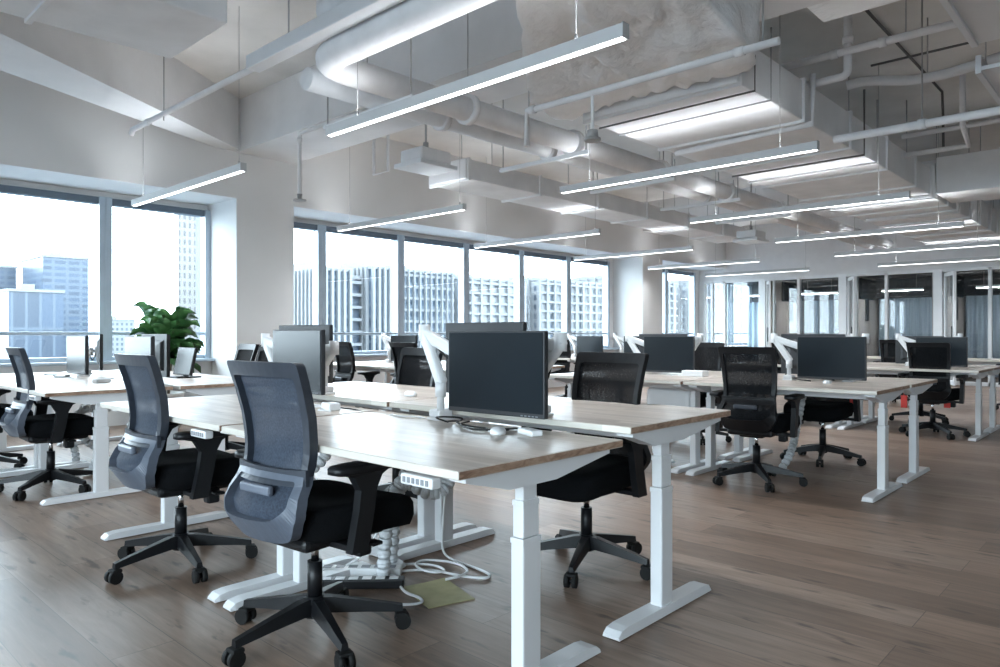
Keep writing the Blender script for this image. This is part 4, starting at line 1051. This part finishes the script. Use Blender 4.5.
cable('hook_cable', [(1.60, 1.56, .69), (1.58, 1.54, .665), (1.56, 1.53, .652), (1.56, 1.515, .66), (1.565, 1.49, .672)], .003, 'cable_black', 'short black cable end hanging under the front desk by its leg')
f = empty('document_folder', (2.03, 2.26, 0.001), R(73)); tag(f, 'olive coloured folder lying on the floor among white cables', 'folder')
MB().box((-.14, -.105, 0), (.14, .105, .003), None, .001).build('back_cover', 'folder_olive', f)
MB().grid(lambda s, t: (-.135 + .26 * s, -.095 + .19 * t, .0035 + .010 * s * (1 - t)), 6, 4).build('front_cover', 'folder_olive', f)
# red tags
for x, y, z, lab in ((6.60, 1.99, .60, 'red tag hanging under the middle row desk by its leg'), (8.50, 2.06, .44, 'red strap hanging on the near side of the back row chair'), (8.79, 1.72, .44, 'red strap hanging at the aisle side of the back row chair')):
    e = empty('hanging_tag', (x, y, z)); tag(e, lab, 'tag')
    MB().box((-.006, -.03, -.13), (.006, .03, 0), None, .003).build('tag_body', 'red_cloth', e)
    MB().cyl((0, 0, 0), (0, 0, .05), .004, n=6).build('tag_cord', 'red_cloth', e)

# pale backpack like pedestals under the middle row
e = empty('desk_box', (5.52, 3.12, 0), R(0)); 
tag(e, 'rounded white desk box under the second desk of the middle row', 'box')
MB().box((-.10, -.22, .38), (.10, .22, .64), None, .05, seg=3).build('box_shell', 'white_metal', e)
MB().box((-.03, -.16, .64), (.03, .16, .675), None, .005).build('box_hanger', 'white_metal', e)

# ------------------------------------------------------------------ city outside
GZ = -34
cat_struct(MB().box((-500, -300, GZ - 1), (900, 900, GZ)).build('ground_city', 'city_ground'), 'pale hazy city ground far below the windows', 'ground')
def building(name, x0, x1, y0, y1, top, mat, label, fins=None, roof=True, bands=None):
    e = empty(name, ((x0 + x1) / 2, (y0 + y1) / 2, GZ)); tag(e, label, 'building')
    ox, oy, oz = e.location
    MB().box((x0 - ox, y0 - oy, 0), (x1 - ox, y1 - oy, top - GZ)).build('facade', mat, e)
    if roof:
        MB().box((x0 - ox - .2, y0 - oy - .2, top - GZ), (x1 - ox + .2, y1 - oy + .2, top - GZ + .5)).box((x0 - ox + (x1 - x0) * .3, y0 - oy + (y1 - y0) * .3, top - GZ + .5), (x0 - ox + (x1 - x0) * .55, y0 - oy + (y1 - y0) * .6, top - GZ + 1.6)).build('roof', 'concrete_pale', e)
    if fins:
        m = MB(); sp, w, d = fins; p = x0
        while p <= x1 + .01:
            m.box((p - w / 2 - ox, y0 - d - oy, 0), (p + w / 2 - ox, y0 - oy, top - GZ + .3)); p += sp
        p = y0 + sp
        while p <= y1:
            m.box((x0 - d - ox, p - w / 2 - oy, 0), (x0 - ox, p + w / 2 - oy, top - GZ + .3)); p += sp
        m.build('facade_fin', 'concrete_pale', e)
    if bands:
        m = MB(); z = top - .3
        while z > GZ:
            m.box((x0 - ox, y0 - bands - oy, z - GZ - .4), (x1 - ox, y0 - oy, z - GZ)); z -= 1.7
        m.build('floor_band', 'concrete_pale', e)
    return e
def sx(px, y):   # world x where the sight line of picture column px meets depth plane y
    t = (px - 500) / 715.; return y * (.683 * t + .730) / (.683 - .730 * t)
y = 150
building('office_tower', 43.4, 51.9, 170, 186, 17.0, 'facade_glass_blue', 'tall blue glass office block seen through the left window')
building('office_tower', 30, 42.6, 187, 200, 15.6, 'facade_glass_deep', 'lower blue glass office block beside the tall one at the left edge')
building('office_block', 33.0, 41.6, 150, 160, 8.6, 'facade_panel_blue', 'pale blue office block in front of the glass towers')
building('residential_tower', 85.8, 90.6, 205, 208, 48, 'facade_tower', 'slim pale tower with small windows behind the plant', roof=False)
building('residential_tower', 92.4, 95.2, 208, 212, 44, 'concrete_pale', 'plain pale shaft beside the slim tower', roof=False)
building('low_block', 84, 94, 260, 275, 5.5, 'facade_pale_grid', 'distant pale low block left of the plant')
building('low_block', 34, 44, 120, 130, -6, 'facade_pale_grid', 'low white building below the window rail at the left')
building('low_block', 24, 32, 100, 110, -9, 'facade_pale_grid', 'low pale building at the bottom of the left window')
building('low_block', 50, 58, 128, 138, -4, 'facade_pale_grid', 'low pale building below the plant')
building('finned_office', 52.2, 56.2, 80, 96, 9.3, 'facade_blue_fins', 'white finned office left of the balconies', fins=(.95, .35, .5))
building('balcony_office', 56.9, 59.0, 82, 96, 8.6, 'facade_glass_deep', 'recessed balcony bay between the white finned wings', bands=.7)
building('finned_office', 59.8, 64.0, 80, 96, 10.0, 'facade_blue_fins', 'white finned office right of the balconies', fins=(.95, .35, .5))
building('finned_office', 66.5, 77.0, 82, 100, 10.2, 'facade_blue_fins', 'blue office with thin pale fins and a roof frame', fins=(1.1, .18, .5), bands=.15)
building('gridded_office', 80.5, 96, 84, 104, 10.0, 'facade_pale_grid', 'white gridded office seen above the front black screen', fins=(2.2, .5, .5), bands=.4)
building('gridded_office', 100, 120, 84, 106, 10.8, 'facade_pale_grid', 'white gridded office left of the far column', fins=(2.2, .5, .5), bands=.4)
building('gridded_office', 124, 150, 84, 110, 12.5, 'facade_pale_grid', 'tall pale block at the last window before the far column', fins=(2.2, .5, .5), bands=.4)
building('gridded_office', 156, 260, 84, 110, 13.5, 'facade_pale_grid', 'pale block seen past the far column', fins=(2.6, .6, .5))
# trees in the city
rnd = random.Random(9)
tm = MB()
for i in range(60):
    x, yv = rnd.uniform(15, 42), rnd.uniform(60, 96); r_ = rnd.uniform(2.5, 4.5)
    t = bmesh.new(); bmesh.ops.create_icosphere(t, subdivisions=2, radius=r_)
    for v in t.verts: v.co *= 1 + .25 * noise.noise(v.co * .9 + Vector((i, 0, 0)))
    tm._take(t, Matrix.Translation((x, yv, GZ + r_ * .8 + rnd.uniform(0, 6))), None, True)
o = tm.build('treetops', 'city_trees'); tag(o, 'hazy green treetops below the left window rail', 'trees', None, 'stuff')

# ------------------------------------------------------------------ light, sky, camera
wd = bpy.data.worlds.new('sky'); scene.world = wd; wd.use_nodes = True
nt = wd.node_tree; nt.nodes.clear()
out = N(nt, 'ShaderNodeOutputWorld'); bg = N(nt, 'ShaderNodeBackground'); tc = N(nt, 'ShaderNodeTexCoord')
sp = N(nt, 'ShaderNodeSeparateXYZ'); L(nt, tc.outputs['Generated'], sp.inputs[0])
L(nt, ramp(nt, sp.outputs[2], [(0, (.82, .92, 1.0)), (1, (.76, .88, 1.0))]), bg.inputs[0])
bg.inputs[1].default_value = 12.5
L(nt, bg.outputs[0], out.inputs[0])
def portal(x0, x1, z0, z1):
    l = bpy.data.lights.new('window_portal', 'AREA'); l.shape = 'RECTANGLE'; l.size = x1 - x0; l.size_y = z1 - z0
    l.cycles.is_portal = True
    o = bpy.data.objects.new('window_portal', l); col.objects.link(o)
    o.location = ((x0 + x1) / 2, WY + .1, (z0 + z1) / 2); o.rotation_euler = (R(-90), 0, 0)
lp = bpy.data.lights.new('window_portal', 'AREA'); lp.shape = 'RECTANGLE'; lp.size = 2.4; lp.size_y = 7.6; lp.cycles.is_portal = True
op = bpy.data.objects.new('window_portal', lp); col.objects.link(op); op.location = (XR - .2, .2, 1.72); op.rotation_euler = (0, R(-90), 0)
portal(-3.0, 4.27, .78, 2.7); portal(5.07, 13.47, .78, 2.7); portal(14.55, 20.9, .78, 2.7)

cam = bpy.data.cameras.new('camera'); co = bpy.data.objects.new('camera', cam); col.objects.link(co)
cam.sensor_width = 36; cam.lens = 715 * 36 / 1000.
co.location = (0, 0, 1.1); co.rotation_euler = (R(90), 0, -math.atan2(.730, .683))
cam.clip_end = 2000; cam.clip_start = .05
scene.camera = co
vs = scene.view_settings
scene.display_settings.display_device = 'sRGB'
vs.view_transform = 'Standard'; vs.look = 'None'; vs.gamma = 1; vs.use_curve_mapping = False; vs.exposure = .46
scene.cycles.use_denoising = True
scene.cycles.max_bounces = 10; scene.cycles.diffuse_bounces = 6; scene.cycles.transparent_max_bounces = 16
scene.cycles.caustics_reflective = False; scene.cycles.caustics_refractive = False
scene.cycles.sample_clamp_indirect = 6
